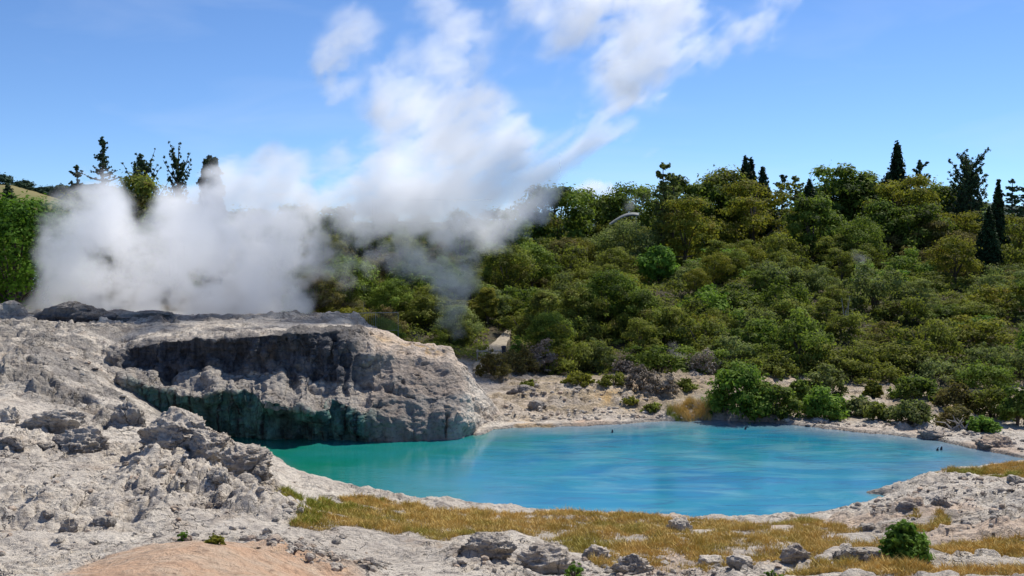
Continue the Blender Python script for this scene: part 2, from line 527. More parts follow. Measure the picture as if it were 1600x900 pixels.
for px in (850, 1000, 1150, 1300, 1450, 1600, 1850):
    k = 0.9 if px < 950 else (1.0 if px < 1250 else 1.03)
    for Y, z in ((57, 1.7), (63, 2.7), (70, 4.1), (80, 6.0), (92, 8.1), (105, 10.1), (118, 10.9), (150, 9.5)):
        cw(px, Y, z * k)
for px in (-800, 0, 800, 1600, 2400):
    for Y, z in ((220, 7), (400, 5), (900, 4), (2500, 3), (5000, 3)): cw(px, Y, z)
CTRL = np.array(CTRL)
C_S = 0.8
_sc = 1.0

def _warp(x, y):
    """compress far distances so the interpolation is well conditioned"""
    r = np.maximum(y, 1.0)
    k = np.where(r > 60, (60 + 60 * np.log(r / 60)) / r, 1.0)
    return x * k, y * k

_wx, _wy = _warp(CTRL[:, 0], CTRL[:, 1])
_D = np.sqrt((_wx[:, None] - _wx[None]) ** 2 + (_wy[:, None] - _wy[None]) ** 2 + C_S ** 2)
_n = len(CTRL)
_A = np.zeros((_n + 3, _n + 3)); _A[:_n, :_n] = -_D - np.eye(_n) * -0.02
_A[:_n, _n] = 1; _A[:_n, _n + 1] = _wx; _A[:_n, _n + 2] = _wy; _A[_n:, :_n] = _A[:_n, _n:].T
_W = np.linalg.solve(_A, np.concatenate([CTRL[:, 2], [0, 0, 0]]))

def rbf(x, y):
    x = np.asarray(x, float); y = np.asarray(y, float)
    sh = x.shape; x = x.ravel(); y = y.ravel()
    out = np.empty_like(x)
    for s in range(0, len(x), 40000):
        a, b = _warp(x[s:s + 40000], y[s:s + 40000])
        d = np.sqrt((a[:, None] - _wx[None]) ** 2 + (b[:, None] - _wy[None]) ** 2 + C_S ** 2)
        out[s:s + 40000] = -d @ _W[:_n] + _W[_n] + _W[_n + 1] * a + _W[_n + 2] * b
    return out.reshape(sh)

def gpoly(pts, z=1.0):
    """image-outlined area laid onto the ground near height z(px,py)"""
    out = []
    for px, py in pts:
        # march along the ray to the terrain
        Y = np.arange(9, 110, .1)
        q = np.array([P(px, py, y) for y in Y])
        zz = np.maximum(rbf(q[:, 0], q[:, 1]), 0)
        hit = np.where(q[:, 2] <= zz)[0]
        k = hit[0] if len(hit) else len(Y) - 1
        out.append((q[k, 0], q[k, 1]))
    return out

GRASS_AREAS = {
    "main": gpoly([(452, 826), (480, 796), (520, 778), (600, 783), (660, 792), (740, 800), (830, 803), (880, 797), (935, 806), (1010, 810), (1080, 815), (1150, 820),
                   (1210, 818), (1270, 812), (1310, 822), (1370, 838), (1430, 850), (1385, 862), (1300, 872), (1230, 890), (1100, 892), (1000, 890), (930, 880),
                   (880, 850), (800, 832), (740, 842), (690, 850), (640, 838), (600, 842), (560, 830), (500, 832)]),
    "headland": gpoly([(1425, 752), (1470, 736), (1530, 729), (1620, 727), (1620, 743), (1540, 748), (1470, 746)]),
    "tuft": gpoly([(1400, 815), (1440, 804), (1480, 812), (1485, 826), (1440, 836), (1408, 830)]),
    "right": gpoly([(1440, 852), (1500, 842), (1620, 845), (1620, 880), (1560, 868), (1480, 868)]),
    "corner": gpoly([(1180, 905), (1300, 890), (1420, 890), (1620, 878), (1620, 905)]),
    "small": gpoly([(428, 792), (455, 776), (480, 778), (470, 796), (440, 800)]),
}
ORANGE = [P(px_, 0, y_)[:2] for px_, y_ in ((20, 8), (700, 8), (660, 13.0), (560, 14.0), (430, 14.9), (300, 15.3), (180, 14.6), (90, 13.2))]
KNOBS = gpoly([(190, 745), (240, 712), (300, 716), (370, 720), (420, 735), (430, 770), (470, 800), (440, 815), (380, 806), (330, 790), (260, 800), (200, 780)])
KNOBS2 = gpoly([(60, 545), (170, 560), (200, 600), (230, 650), (170, 668), (110, 640), (40, 610), (-20, 590)])
KNOBS3 = gpoly([(380, 852), (470, 858), (560, 880), (600, 898), (520, 895), (430, 870)])
KNOBS4 = gpoly([(900, 604), (820, 606), (800, 622), (900, 634), (1020, 632), (1060, 610), (1080, 600), (980, 606)])
SMOOTHB = gpoly([(280, 830), (330, 812), (430, 812), (560, 850), (700, 880), (690, 905), (560, 905), (420, 845)])

def ground_z(x, y):
    """full terrain height with rubble, without the water"""
    x = np.asarray(x, float); y = np.asarray(y, float)
    z = rbf(x, y)
    near = 1 - sstep(50, 62, y)
    # broad unevenness and layered ledges
    z = z + (fbm(x * .45, y * .45, 0, 3, 1) - .5) * .34 * near
    rough = 0.35 + 0.9 * sstep(.42, .62, fbm(x * .3, y * .3, 0, 2, 9))
    k1 = 1 - sstep(-.4, .5, poly_sd(x, y, KNOBS)); k2 = 1 - sstep(-.6, .8, poly_sd(x, y, KNOBS2))
    k3 = 1 - sstep(-.2, .3, poly_sd(x, y, KNOBS3)); k4 = 1 - sstep(-.5, .5, poly_sd(x, y, KNOBS4))
    sb = 1 - sstep(-.3, .5, poly_sd(x, y, SMOOTHB)); og = 1 - sstep(-.3, .4, poly_sd(x, y, ORANGE))
    gm = np.ones_like(x)
    for q in GRASS_AREAS.values(): gm = np.minimum(gm, sstep(-.3, .3, poly_sd(x, y, q)))
    calm = np.clip(1 - .95 * sb - .75 * og, .12, 1) * (0.35 + .65 * gm)
    right = sstep(2, 9, x) * (1 - sstep(30, 36, y))
    rough = rough * calm * near
    wx = x + (fbm(x * 1.3, y * 1.3, 0, 3, 21) - .5) * .7; wy = y + (fbm(x * 1.3, y * 1.3, 5, 3, 22) - .5) * .7
    f1, f2, cv = voronoi(wx * 1.15, wy * .8, 3)
    z = z + rough * (.14 * (1 - f1) ** 1.5 * (cv > .55) * (.4 + cv))
    f1, f2, cv = voronoi(wx * 2.9, wy * 2.3, 5)
    kn = np.clip(k1 + k2 * .8 + k3 * .5 + k4 * .5, 0, 1)
    z = z + near * (np.clip(1 - f1 * 1.05, 0, 1) ** .6) * (.10 + .26 * cv) * (kn * 1.2 + rough * .30 * (cv > .58))
    f1, f2, cv = voronoi(wx * 6.3, wy * 5.2, 8)
    z = z + near * (np.clip(1 - f1 * 1.1, 0, 1) ** .7) * .09 * (kn * 1.1 + rough * .34 * (cv > .5) + .20 * right * gm)
    z = z - near * (ridged(x * 1.2, y * 1.9, 0, 5, 31) - .45) * .20 * (calm * .8 + .1) * (.25 + 1.1 * sstep(.42, .60, fbm(x * .5, y * .5, 0, 3, 33)) + kn * .6)
    z = z - near * (ridged(wx * .6, wy * 1.0, 0, 4, 35) - .5) * (.95 * k2 + .40 * rough * (x < -6))
    lay = fbm(x * .22, y * .9, 0, 3, 37) * 5.0
    z = z + near * (np.abs((lay % 1.0) - .5) - .25) * .30 * (x < -5) * sstep(30, 34, y)
    # hill lumps
    z = z + (1 - near) * (fbm(x * .12, y * .12, 0, 3, 41) - .5) * 1.2 * (1 - sstep(140, 220, y))
    return z

def shore_mix(x, y, z):
    sd = poly_sd(x, y, POOL)
    sd = sd + (fbm(x * 1.4, y * 1.4, 0, 4, 51) - .5) * .55 * (y < 60)
    bank = .02 + .55 * np.clip(sd, 0, 9) ** .85
    zz = np.where(sd > 0, np.minimum(np.maximum(z, .07 + .08 * fbm(x * 2, y * 2, 0, 2, 55)), bank + .25 * np.maximum(z, 0) * sstep(0, 1.2, sd)), -.10 + .5 * np.maximum(sd, -2.5))
    return zz, sd

def height(x, y):
    x = np.atleast_1d(np.asarray(x, float)); y = np.atleast_1d(np.asarray(y, float))
    z = ground_z(x, y)
    return shore_mix(x, y, z)[0]

def ray_ground(px, py, y0=9, y1=120):
    Y = np.concatenate([np.arange(y0, min(y1, 60), .05), np.arange(60, y1, .25)]) if y1 > 60 else np.arange(y0, y1, .05)
    q = np.array([P(px, py, v) for v in Y])
    zz = height(q[:, 0], q[:, 1])
    hit = np.where(q[:, 2] <= zz)[0]
    k = hit[0] if len(hit) else len(Y) - 1
    return q[k, 0], q[k, 1], float(zz[k])

# ------------------------------------------------------------------ ground sheet
rows = [2.0]
while rows[-1] < 6000:
    Y = rows[-1]
    rows.append(Y + (0.02 * Y if Y < 10 else .0034 * Y if Y < 52 else .012 * Y if Y < 130 else .08 * Y))
rows = np.array(rows)
cols = np.concatenate([np.arange(-1100, -400, 40), np.arange(-400, -30, 6), np.arange(-30, 1630, 2.1), np.arange(1630, 2000, 6), np.arange(2000, 2760, 40)])
CX, RY = np.meshgrid((cols - 800) / F, rows)
GX = CX * RY; GY = RY + 0.0
GXf, GYf = GX.ravel(), GY.ravel()
GZ, SD = shore_mix(GXf, GYf, ground_z(GXf, GYf))
veg = sstep(49.5, 53, GYf + (fbm(GXf * .3, GYf * .3, 0, 3, 61) - .5) * 4)
pl_left = (1 - sstep(-7.5, -5.5, GXf)) * (1 - sstep(55, 58, GYf))
veg = veg * (1 - pl_left)
for q in GRASS_AREAS.values():
    veg = np.maximum(veg, .12 * (1 - sstep(-.15, .15, poly_sd(GXf, GYf, q) + (fbm(GXf * 2, GYf * 2, 0, 3, 63) - .5) * .9)))
og = 1 - sstep(-.25, .25, poly_sd(GXf, GYf, ORANGE) + (fbm(GXf * 2, GYf * 2, 0, 3, 65) - .5) * .8)
farbank = sstep(40, 44, GYf) * sstep(-1.5, 1.5, GXf + 1)
tan = np.clip(og + farbank * .15 * sstep(.25, .5, fbm(GXf * .6, GYf * .6, 0, 3, 66)) * 1.3 + .5 * sstep(.52, .68, fbm(GXf * .35, GYf * .35, 0, 3, 67)) * (GXf > 2), 0, 1)
wetd = (1 - sstep(.05, .40, SD)) * .42
ledgedark = (1 - sstep(-9, -5, GXf)) * sstep(33, 38, GYf) * (1 - sstep(50, 52, GYf)) * sstep(.40, .62, fbm(GXf * .5, GYf * 1.3, 0, 4, 68)) * .55
k2m = 1 - sstep(-.6, .8, poly_sd(GXf, GYf, KNOBS2))
ledgedark = np.maximum(ledgedark, .62 * k2m * sstep(.35, .55, fbm(GXf * 1.3, GYf * 1.3, 0, 4, 70)))
mask = np.stack([tan, veg, np.clip(wetd + ledgedark, 0, 1)], 1)
ironm = np.zeros_like(GXf)
for (px, py, r) in ((850, 655, 1.0), (815, 650, .6), (1000, 622, 1.2), (960, 628, .9)):
    c = G(px, py, .4)
    ironm = np.maximum(ironm, .7 * np.exp(-((GXf - c[0]) ** 2 + (GYf - c[1]) ** 2) / r ** 2) * sstep(.4, .6, fbm(GXf * 2, GYf * 2, 0, 3, 69)))
ochm = np.clip(farbank * (.35 + .9 * sstep(.4, .6, fbm(GXf * .8, GYf * 1.6, 0, 4, 64))) * sstep(.3, 1.6, SD), 0, .9)
mask2 = np.stack([np.zeros_like(GXf), ironm, ochm], 1)
gm = np_mesh("ground", np.stack([GXf, GYf, GZ], 1), grid_faces(len(rows), len(cols)), M_SINTER, {"mask": mask, "mask2": mask2})
tag(link("ground", gm), kind="structure")

# ------------------------------------------------------------------ water
def water_material():
    m, t = new_mat("milky_pool_water"); n = N(t)
    geo = n.node("ShaderNodeNewGeometry").outputs["Position"]
    sx = n.node("ShaderNodeSeparateXYZ"); n.L(geo, sx.inputs[0])
    X, Y = sx.outputs[0], sx.outputs[1]
    wob = n.noise(geo, .22, 4, .6)
    g = n.math('ADD', n.math('MULTIPLY', X, .085), n.math('MULTIPLY', n.math('SUBTRACT', wob, .5), 1.3))
    g = n.math('ADD', g, n.math('MULTIPLY', n.math('SUBTRACT', 33.0, Y), .03))
    f = n.rng(g, -.75, .15)
    c = n.mix(f, (.003, .155, .100), (.020, .205, .275))  # green-to-blue grade puts the cliff and sky reflections into the base colour
    deep = n.noise(n.mapping(geo, (.6, 1.3, 1)), .28, 4, .6, .8)
    c = n.mix(n.math('MULTIPLY', n.rng(deep, .44, .66), n.rng(X, -4, 1, 0, .55)), c, (.008, .115, .30))
    pale = n.noise(n.mapping(geo, (.55, 1.5, 1), (0, 0, .12)), .42, 5, .62, 1.2)
    c = n.mix(n.math('MULTIPLY', n.rng(pale, .48, .68), n.rng(X, -4, 3, .1, .75)), c, (.11, .30, .33))
    shal = n.noise(n.mapping(geo, (.5, 1.6, 1), (0, 0, -.1)), .75, 6, .65, 1.5)
    c = n.mix(n.math('MULTIPLY', n.rng(shal, .50, .68), n.rng(X, -3, 4, 0, .6)), c, (.035, .085, .18))
    shore = n.node("ShaderNodeAttribute", attribute_name="shallow").outputs["Fac"]
    c = n.mix(n.math('MULTIPLY', shore, n.rng(X, -4, 2, .35, .8)), c, (.17, .22, .26))
    w1 = n.noise(n.mapping(geo, (1.0, 2.2, 1), (0, 0, .25)), 3.2, 4, .6)
    w2 = n.noise(n.mapping(geo, (1.0, 2.0, 1), (0, 0, -.4)), 9.0, 3, .6)
    patch = n.rng(n.noise(geo, .16, 3), .4, .62, .25, 1)
    h = n.math('MULTIPLY', n.math('ADD', w1, n.math('MULTIPLY', w2, .4)), patch)
    nm = n.bump(h, .16, .05)
    b = n.principled(c, .08, nm, .5)
    b.inputs["IOR"].default_value = 1.33
    return m
xs = np.linspace(min(p[0] for p in POOL) - 1, max(p[0] for p in POOL) + 1, 260)
ys = np.linspace(min(p[1] for p in POOL) - .6, max(p[1] for p in POOL) + .6, 220)
WX, WY = np.meshgrid(xs, ys); WX, WY = WX.ravel(), WY.ravel()
wsd = poly_sd(WX, WY, POOL)
shal = (1 - sstep(0, 2.6, -wsd)) * sstep(33, 38, WY - (WX - 5) * -.35) * (WX > -1)
shal = np.maximum(shal, (1 - sstep(0, .5, -wsd)) * .4)
wm = np_mesh("water", np.stack([WX, WY, WX * 0], 1), grid_faces(len(ys), len(xs)), water_material(), {"shallow": shal})
tag(link("water", wm), kind="structure")

# ------------------------------------------------------------------ terrace cliff (lofted, overhanging)
# rows from the back of the terrace to below the water: (py, Y) or ('z', z, Y)
ST = {
    110: [(505, 47), (528, 43.5), (545, 41.5), (556, 40.6), (575, 39), (592, 38), ('z', 1.4, 37)],
    165: [(502, 47), (548, 41.4), (562, 40.6), (578, 40), (590, 38.3), (615, 37.6), ('z', .6, 37.4)],
    200: [(501, 47), (545, 40.6), (560, 40.2), (572, 39.9), (596, 38.2), (640, 37.8), ('z', -.4, 38)],
    235: [(500, 47), (536, 40.2), (565, 40.0), (583, 39.8), (604, 38.0), (648, 38.1), ('z', -.4, 38.4)],
    262: [(499, 47), (531, 40.0), (570, 39.9), (606, 39.6), (612, 38.2), (650, 38.2), ('z', -.4, 38.6)],
    285: [(499, 47), (529, 39.9), (560, 39.9), (586, 39.6), (616, 37.8), (650, 38.1), ('z', -.4, 38.5)],
    318: [(499, 47), (527, 39.9), (558, 39.9), (582, 39.6), (619, 37.7), (655, 38.0), ('z', -.4, 38.4)],
    345: [(499, 47), (526, 39.9), (558, 39.9), (584, 39.5), (613, 37.6), (655, 38.0), ('z', -.4, 38.3)],
    368: [(499, 47), (526, 39.9), (560, 39.9), (594, 39.4), (611, 37.7), (650, 38.0), ('z', -.4, 38.3)],
    380: [(500, 47), (525, 39.9), (560, 39.9), (592, 39.4), (606, 38.2), (650, 38.2), ('z', -.4, 38.4)],
    405: [(501, 47), (523, 39.9), (560, 39.8), (591, 39.3), (626, 37.3), (655, 37.8), ('z', -.4, 38.0)],
    435: [(502, 47), (521, 39.9), (558, 39.8), (588, 39.2), (636, 37.0), (660, 37.7), ('z', -.4, 37.9)],
    460: [(503, 47), (519, 39.9), (558, 39.8), (601, 39.1), (641, 36.9), (662, 37.6), ('z', -.4, 37.8)],
    500: [(504, 47), (517, 40.1), (556, 39.7), (602, 39.0), (643, 36.8), (663, 37.4), ('z', -.4, 37.7)],
    508: [(504, 46.8), (516, 40.2), (556, 39.7), (602, 39.0), (643, 37.1), (664, 37.5), ('z', -.4, 37.7)],
    516: [(505, 46.8), (516, 40.3), (555, 39.7), (603, 39.0), (620, 37.9), (664, 37.7), ('z', -.4, 37.8)],
    540: [(506, 46.5), (515, 40.8), (552, 39.7), (603, 38.9), (630, 37.6), (668, 37.4), ('z', -.4, 37.5)],
    565: [(509, 46), (516, 41.5), (550, 39.8), (606, 39.1), (646, 37.4), (672, 37.2), ('z', -.4, 37.3)],
    590: [(513, 46), (520, 41.9), (552, 39.9), (588, 39.3), (628, 38.0), (664, 37.4), ('z', -.4, 37.3)],
    612: [(523, 46), (528, 42.4), (556, 40.1), (578, 39.5), (615, 38.4), (656, 37.6), ('z', -.4, 37.3)],
    635: [(537, 46), (538, 42.6), (558, 40.8), (578, 39.7), (612, 38.6), (654, 37.8), ('z', -.4, 37.4)],
    665: [('z', 2.2, 46), (541, 42.6), (560, 41.0), (582, 39.8), (614, 38.7), (655, 37.9), ('z', -.4, 37.5)],
    700: [('z', 2.0, 46), (547, 42.6), (566, 41.1), (588, 39.9), (618, 38.8), (656, 38.0), ('z', -.4, 37.7)],
    722: [('z', 1.6, 45.5), (562, 42.6), (577, 41.4), (596, 40.3), (623, 39.1), (658, 38.3), ('z', -.4, 38.0)],
    742: [('z', 1.1, 45), (585, 42.6), (596, 41.8), (610, 41.0), (630, 40.0), (657, 39.3), ('z', -.4, 39.0)],
    760: [('z', .7, 44.6), (612, 42.6), (619, 42.2), (628, 41.7), (640, 41.1), (655, 40.6), ('z', -.4, 40.3)],
    778: [('z', .3, 44), (641, 42.6), (645, 42.4), (650, 42.1), (656, 41.6), (661, 41.3), ('z', -.4, 41)],
    795: [('z', -.1, 43.5), (661, 42.2), (663, 42), (664, 41.9), (665, 41.7), (667, 41.5), ('z', -.4, 41.4)],
}
kpx = np.array(sorted(ST), float)
rowsW = []
for k in kpx:
    r = []
    prof = ST[int(k)]
    r.append((P(k, 0, prof[0][-1] + 1.6)[0], prof[0][-1] + 1.6, -0.6 if k > 640 else None))
    for c in prof:
        r.append(P(k, c[0], c[1]) if c[0] != 'z' else (P(k, 0, c[2])[0], c[2], c[1]))
    if r[0][2] is None: r[0] = (r[0][0], r[0][1], r[1][2] - .8)
    r.append((r[-1][0], r[-1][1] + .3, -1.5))
    rowsW.append(r)
rowsW = np.array(rowsW, float)                # (stations, rows, 3)
NU, NV = 620, 330
u = np.linspace(kpx[0], kpx[-1], NU)
Su = np.stack([[np.interp(u, kpx, rowsW[:, j, c]) for c in range(3)] for j in range(rowsW.shape[1])], 0)   # rows, 3, NU
tp = 1 - sstep(545, 610, u)
def n1(f_, sd_): return fbm(u * f_, u * 0 + sd_, 0, 4, sd_, .6) - .5
for j_, ay_, az_, sd_ in ((2, .7, .05, 1), (3, 1.3, .30, 2), (4, 1.3, .35, 3), (5, 1.3, .30, 4), (6, 1.0, .25, 5), (7, .9, .0, 6)):
    if j_ < Su.shape[0]:
        Su[j_, 1] += n1(.045, sd_) * ay_ * (tp * .8 + .35); Su[j_, 2] += n1(.05, sd_ + 20) * az_ * 2 * (tp * .7 + .15)
# distribute v by screen-relevant length
segw = np.array([.4, .9, 1.0, 1.0, 1.0, .9, 1.0, .4]); nr = rowsW.shape[1]
segw = np.interp(np.linspace(0, 1, nr - 1), np.linspace(0, 1, len(segw)), segw)
cum = np.concatenate([[0], np.cumsum(segw)]); v = np.linspace(0, cum[-1], NV)
L3 = np.zeros((NV, NU, 3))
for c in range(3):
    for i in range(NU): L3[:, i, c] = np.interp(v, cum, Su[:, c, i])
for _ in range(6):                              # round the creases a little
    L3[1:-1] = L3[1:-1] * .5 + (L3[:-2] + L3[2:]) * .25
for _ in range(3):
    L3[:, 1:-1] = L3[:, 1:-1] * .5 + (L3[:, :-2] + L3[:, 2:]) * .25
def grid_normals(Q):
    du = np.gradient(Q, axis=1); dv = np.gradient(Q, axis=0)
    nn = np.cross(du, dv); nn /= (np.linalg.norm(nn, axis=2, keepdims=True) + 1e-9)
    return nn
def displace(Q, amp, amps2=1.0):
    nn = grid_normals(Q)
    if nn[..., 2].mean() < 0: nn = -nn
    x, y, z = Q[..., 0], Q[..., 1], Q[..., 2]
    d = (fbm(x * .9, y * .9, z * 1.2, 3, 71) - .5) * (.60 - .25 * (vrow < cum[2] + .3))
    nz_ = sstep(560, 620, np.broadcast_to(u[None], x.shape))
    d = d - (ridged(x * 1.3, y * 1.3, z * 1.6, 4, 73) - .45) * (.28 - .13 * nz_)
    d = d + nz_ * (fbm(x * .5, y * .5, z * .6, 2, 74) - .5) * .6
    d = d - .22 * sstep(.82, .97, ridged(x * .55, y * .8, z * .5, 2, 79))
    d = d + (fbm(x * 6, y * 6, z * 7, 3, 75) - .5) * .10 * amps2
    return Q + nn * (d * amp)[..., None], nn
vv = np.arange(NV)[:, None] / (NV - 1)
fade = np.ones((NV, NU)); 
fade *= sstep(0, .12, vv)
vrow = v[:, None]
topz = (vrow < cum[2])
fade = fade * np.where(topz, .35 + .65 * sstep(cum[1], cum[2], vrow), 1)
L3d, NN = displace(L3, fade)
x, y, z = L3d[..., 0], L3d[..., 1], L3d[..., 2]
U = np.broadcast_to(u[None], (NV, NU))
up = NN[..., 2] + (fbm(x * 1.5, y * 1.5, z * 1.5, 3, 77) - .5) * .5
steep = 1 - sstep(.45, .8, up)
isupper = sstep(cum[2] - .42, cum[2] - .05, vrow + 1.5 * (fbm(x * .7, y * .7, z * .7, 4, 85) - .5)) * (1 - sstep(cum[4] - .25, cum[4] - .02, vrow))
islower = sstep(cum[5] - .1, cum[5] + .12, vrow + 0 * U)
nose = sstep(545, 600, U)
ds = isupper * (1 - nose) * (.80 + .2 * steep)
ds = np.maximum(ds, nose * .52 * sstep(cum[2] + .55, cum[2] + 1.35, vrow + .5 * (fbm(x * .9, y * .9, z * .9, 3, 86) - .5)) * (1 - sstep(715, 752, U + 12 * (vrow - cum[4]))))  # shade painted onto the nose front, leaving the sunlit crest and right flank pale
ds = np.maximum(ds, .42 * (1 - nose) * sstep(cum[4] - .1, cum[4], vrow) * (1 - islower))
ds = np.maximum(ds, .25 * sstep(.5, .65, fbm(x * .6, y * 1.2, z, 3, 81)))
ds = ds * sstep(150, 200, U) * (1 - .85 * sstep(712, 745, U + 10 * (vrow - cum[4])))
tl = islower * (1 - sstep(560, 600, U)) * sstep(170, 230, U)
ir = .8 * np.exp(-((U - 655) / 38.) ** 2) * np.exp(-((vrow - cum[2] - .35) / .33) ** 2) * sstep(.42, .6, fbm(x * 2.2, y * 2.2, z * 2, 3, 83))
ir = np.maximum(ir, .5 * np.exp(-((U - 600) / 18.) ** 2) * np.exp(-((vrow - cum[2] - .05) / .2) ** 2))
ta = .35 * nose * (1 - steep)
mk = np.stack([ta.ravel(), np.zeros(NU * NV), np.clip(ds, 0, 1).ravel()], 1)
mk2 = np.stack([tl.ravel(), ir.ravel(), np.zeros(NU * NV)], 1)
cm = np_mesh("sinter_terrace", L3d.reshape(-1, 3), grid_faces(NV, NU)[:, ::-1], M_SINTER, {"mask": mk, "mask2": mk2})
tag(link("sinter_terrace", cm), "big grey, black stained sinter terrace with shaded rounded nose rising from the pool", "rock terrace")

# ------------------------------------------------------------------ boulders
def rock_mesh(name, seed, size, sub=5, cut=9, dark=0.0, orange=0.0, flat=.55, rough=.16):
    import bmesh
    bm = bmesh.new(); bmesh.ops.create_icosphere(bm, subdivisions=sub, radius=1.0)
    me = bpy.data.meshes.new(name); bm.to_mesh(me); bm.free()
    n = len(me.vertices); co = np.empty(n * 3); me.vertices.foreach_get("co", co); co = co.reshape(-1, 3)
    rs = np.random.RandomState(seed)
    for _ in range(cut):
        d = rs.normal(size=3); d[2] *= .7; d /= np.linalg.norm(d)
        h = rs.uniform(.55, .88)
        s = co @ d
        over = np.maximum(s - h, 0)
        co -= (over * .93)[:, None] * d[None]
    o = seed * 3.7
    nrm = co / np.linalg.norm(co, axis=1, keepdims=True)
    d = (fbm(co[:, 0] * 1.3 + o, co[:, 1] * 1.3, co[:, 2] * 1.3, 3, seed) - .5) * .45
    d += (ridged(co[:, 0] * 2.4 + o, co[:, 1] * 2.4, co[:, 2] * 3.2, 4, seed + 1) - .5) * rough * 1.3
    d += (fbm(co[:, 0] * 9 + o, co[:, 1] * 9, co[:, 2] * 9, 3, seed + 2) - .5) * rough * .6
    co = co + nrm * d[:, None]
    co *= np.array(size)[None] / 2
    me.vertices.foreach_set("co", co.ravel())
    me.polygons.foreach_set("use_smooth", np.full(len(me.polygons), True))
    me.materials.append(M_SINTER)
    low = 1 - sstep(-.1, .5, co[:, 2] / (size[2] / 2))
    dk = np.clip(dark + .25 * low, 0, 1)  # darker towards the bottom of each rock
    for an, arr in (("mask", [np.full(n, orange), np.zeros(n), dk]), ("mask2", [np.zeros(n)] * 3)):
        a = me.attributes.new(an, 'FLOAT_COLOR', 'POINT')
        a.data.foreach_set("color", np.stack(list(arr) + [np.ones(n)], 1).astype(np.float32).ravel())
    me.update()
    return me

# px centre, py of base, width px, height px, depth ratio, dark, orange, label
BOULDERS = [
    (758, 870, 98, 34, .8, .03, .0, "broad low boulder with white top on pale track beside dry grass"),
    (860, 897, 112, 42, .8, .04, .12, "largest cracked white and brown boulder at lower centre with green sprig"),
    (935, 878, 50, 24, .9, .0, .1, "knobbly pale rock half hidden in golden grass right of the cracked boulder"),
    (985, 893, 62, 26, .8, .0, .05, "low white rock at the bottom edge of the golden grass"),
    (1068, 832, 46, 28, .8, .05, .0, "pale rock standing above golden grass near the pool edge"),
    (1112, 888, 48, 24, .8, .0, .0, "small white rock in grass left of two rocks in a row"),
    (1158, 888, 36, 18, .8, .0, .0, "smallest white rock between two paler rocks in the grass"),
    (1248, 874, 46, 24, .8, .08, .1, "brown and white rock embedded in golden grass"),
    (1338, 876, 64, 18, .7, .0, .0, "long flat white rock left of green bush"),
    (1372, 880, 30, 20, .8, .0, .0, "small upright white rock touching the green bush"),
    (192, 660, 52, 36, .9, .28, .0, "dark grey boulder with sharp lit edge on the pale slope"),
    (72, 668, 90, 36, .8, .10, .0, "long grey slab boulder at left under the lit shelf"),
    (125, 705, 90, 38, .9, .08, .0, "rounded pale mound rock below the dark boulder"),
    (14, 702, 44, 18, .8, .25, .0, "small dark rock at the left edge of the photo"),
    (64, 700, 30, 10, .8, .2, .0, "thin flat grey stone beside the pale mound"),
    (10, 660, 34, 30, .9, .05, .0, "grey knob of rock cut by the left edge"),
    (262, 700, 130, 56, .9, .0, .0, "big pale lumpy outcrop beside the pool inlet"),
    (318, 705, 80, 42, .9, .0, .0, "pale sloping rock at the right end of the lumpy outcrop"),
    (375, 738, 90, 40, .9, .0, .05, "white crusted mound at the left corner of the pool"),
    (405, 745, 28, 22, .9, .3, .05, "small dark mossy knob on the white mound"),
    (160, 822, 34, 18, .9, .3, .0, "dark jagged stone on grey gravel"),
    (103, 832, 32, 26, .9, .0, .0, "single clean white rock on grey gravel"),
    (70, 812, 30, 16, .9, .2, .0, "grey stone left of the clean white rock"),
    (335, 760, 44, 26, .9, .1, .0, "knobbly grey stone in the middle of the rubble"),
    (1245 + 230, 792, 26, 16, .9, .2, .0, "dark broken stone on the white headland"),
    (1420, 800, 34, 18, .9, .1, .0, "grey stone in front of the white headland grass"),
    (1590, 754, 30, 12, .8, .15, .0, "pale stone under the headland grass at right edge"),
    (1360, 830, 30, 14, .9, .15, .0, "small grey stone at the edge of white shingle"),
    (815, 614, 46, 12, .8, .3, .1, "dark flat rock on the far tan bank"),
    (838, 640, 30, 12, .8, .3, .0, "dark lump on far bank behind the pool"),
    (1285, 662, 30, 10, .8, .1, .0, "flat pale ledge stone on the far right shore"),
    (1460, 683, 40, 14, .8, .25, .2, "dark ledge stone at far right shore below bushes"),
    (1560, 700, 60, 22, .8, .15, .5, "orange brown rock ledge at far right shore"),
]
for i, (px, py, w, h, dr, dk, orr, lab) in enumerate(BOULDERS):
    X, Y, Z = ray_ground(px, py)
    s = Y / F
    W, H = w * s, h * s
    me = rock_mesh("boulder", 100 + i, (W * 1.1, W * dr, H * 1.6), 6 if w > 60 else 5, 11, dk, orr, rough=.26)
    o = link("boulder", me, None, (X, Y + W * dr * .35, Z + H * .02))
    o.rotation_euler.z = (i * 1.37) % .8 - .4
    tag(o, lab, "boulder")
# geyser cones on the terrace
for (px, py, w, h, Y, dk, lab, sd) in (
    (118, 494, 120, 34, 47.0, .75, "dark rounded geyser cone at the foot of the tallest steam column", 301),
    (185, 494, 90, 18, 47.5, .30, "low pale shelf rock beside the dark geyser cone", 302),
    (235, 493, 60, 14, 47.6, .6, "small dark hump on the terrace right of the geyser cone", 303),
    (8, 496, 60, 44, 50.0, .12, "white craggy rock at the far left of the terrace", 304)):
    q = P(px, py, Y); s = Y / F
    me = rock_mesh("geyser_cone", sd, (w * s * 1.1, w * s * .8, h * s * 1.35), 5, 7, dk, .0)
    tag(link("geyser_cone" if h > 30 and w > 100 else "boulder", me, None, (q[0], q[1], q[2] - .05)), lab, "geyser cone" if w > 100 else "boulder")

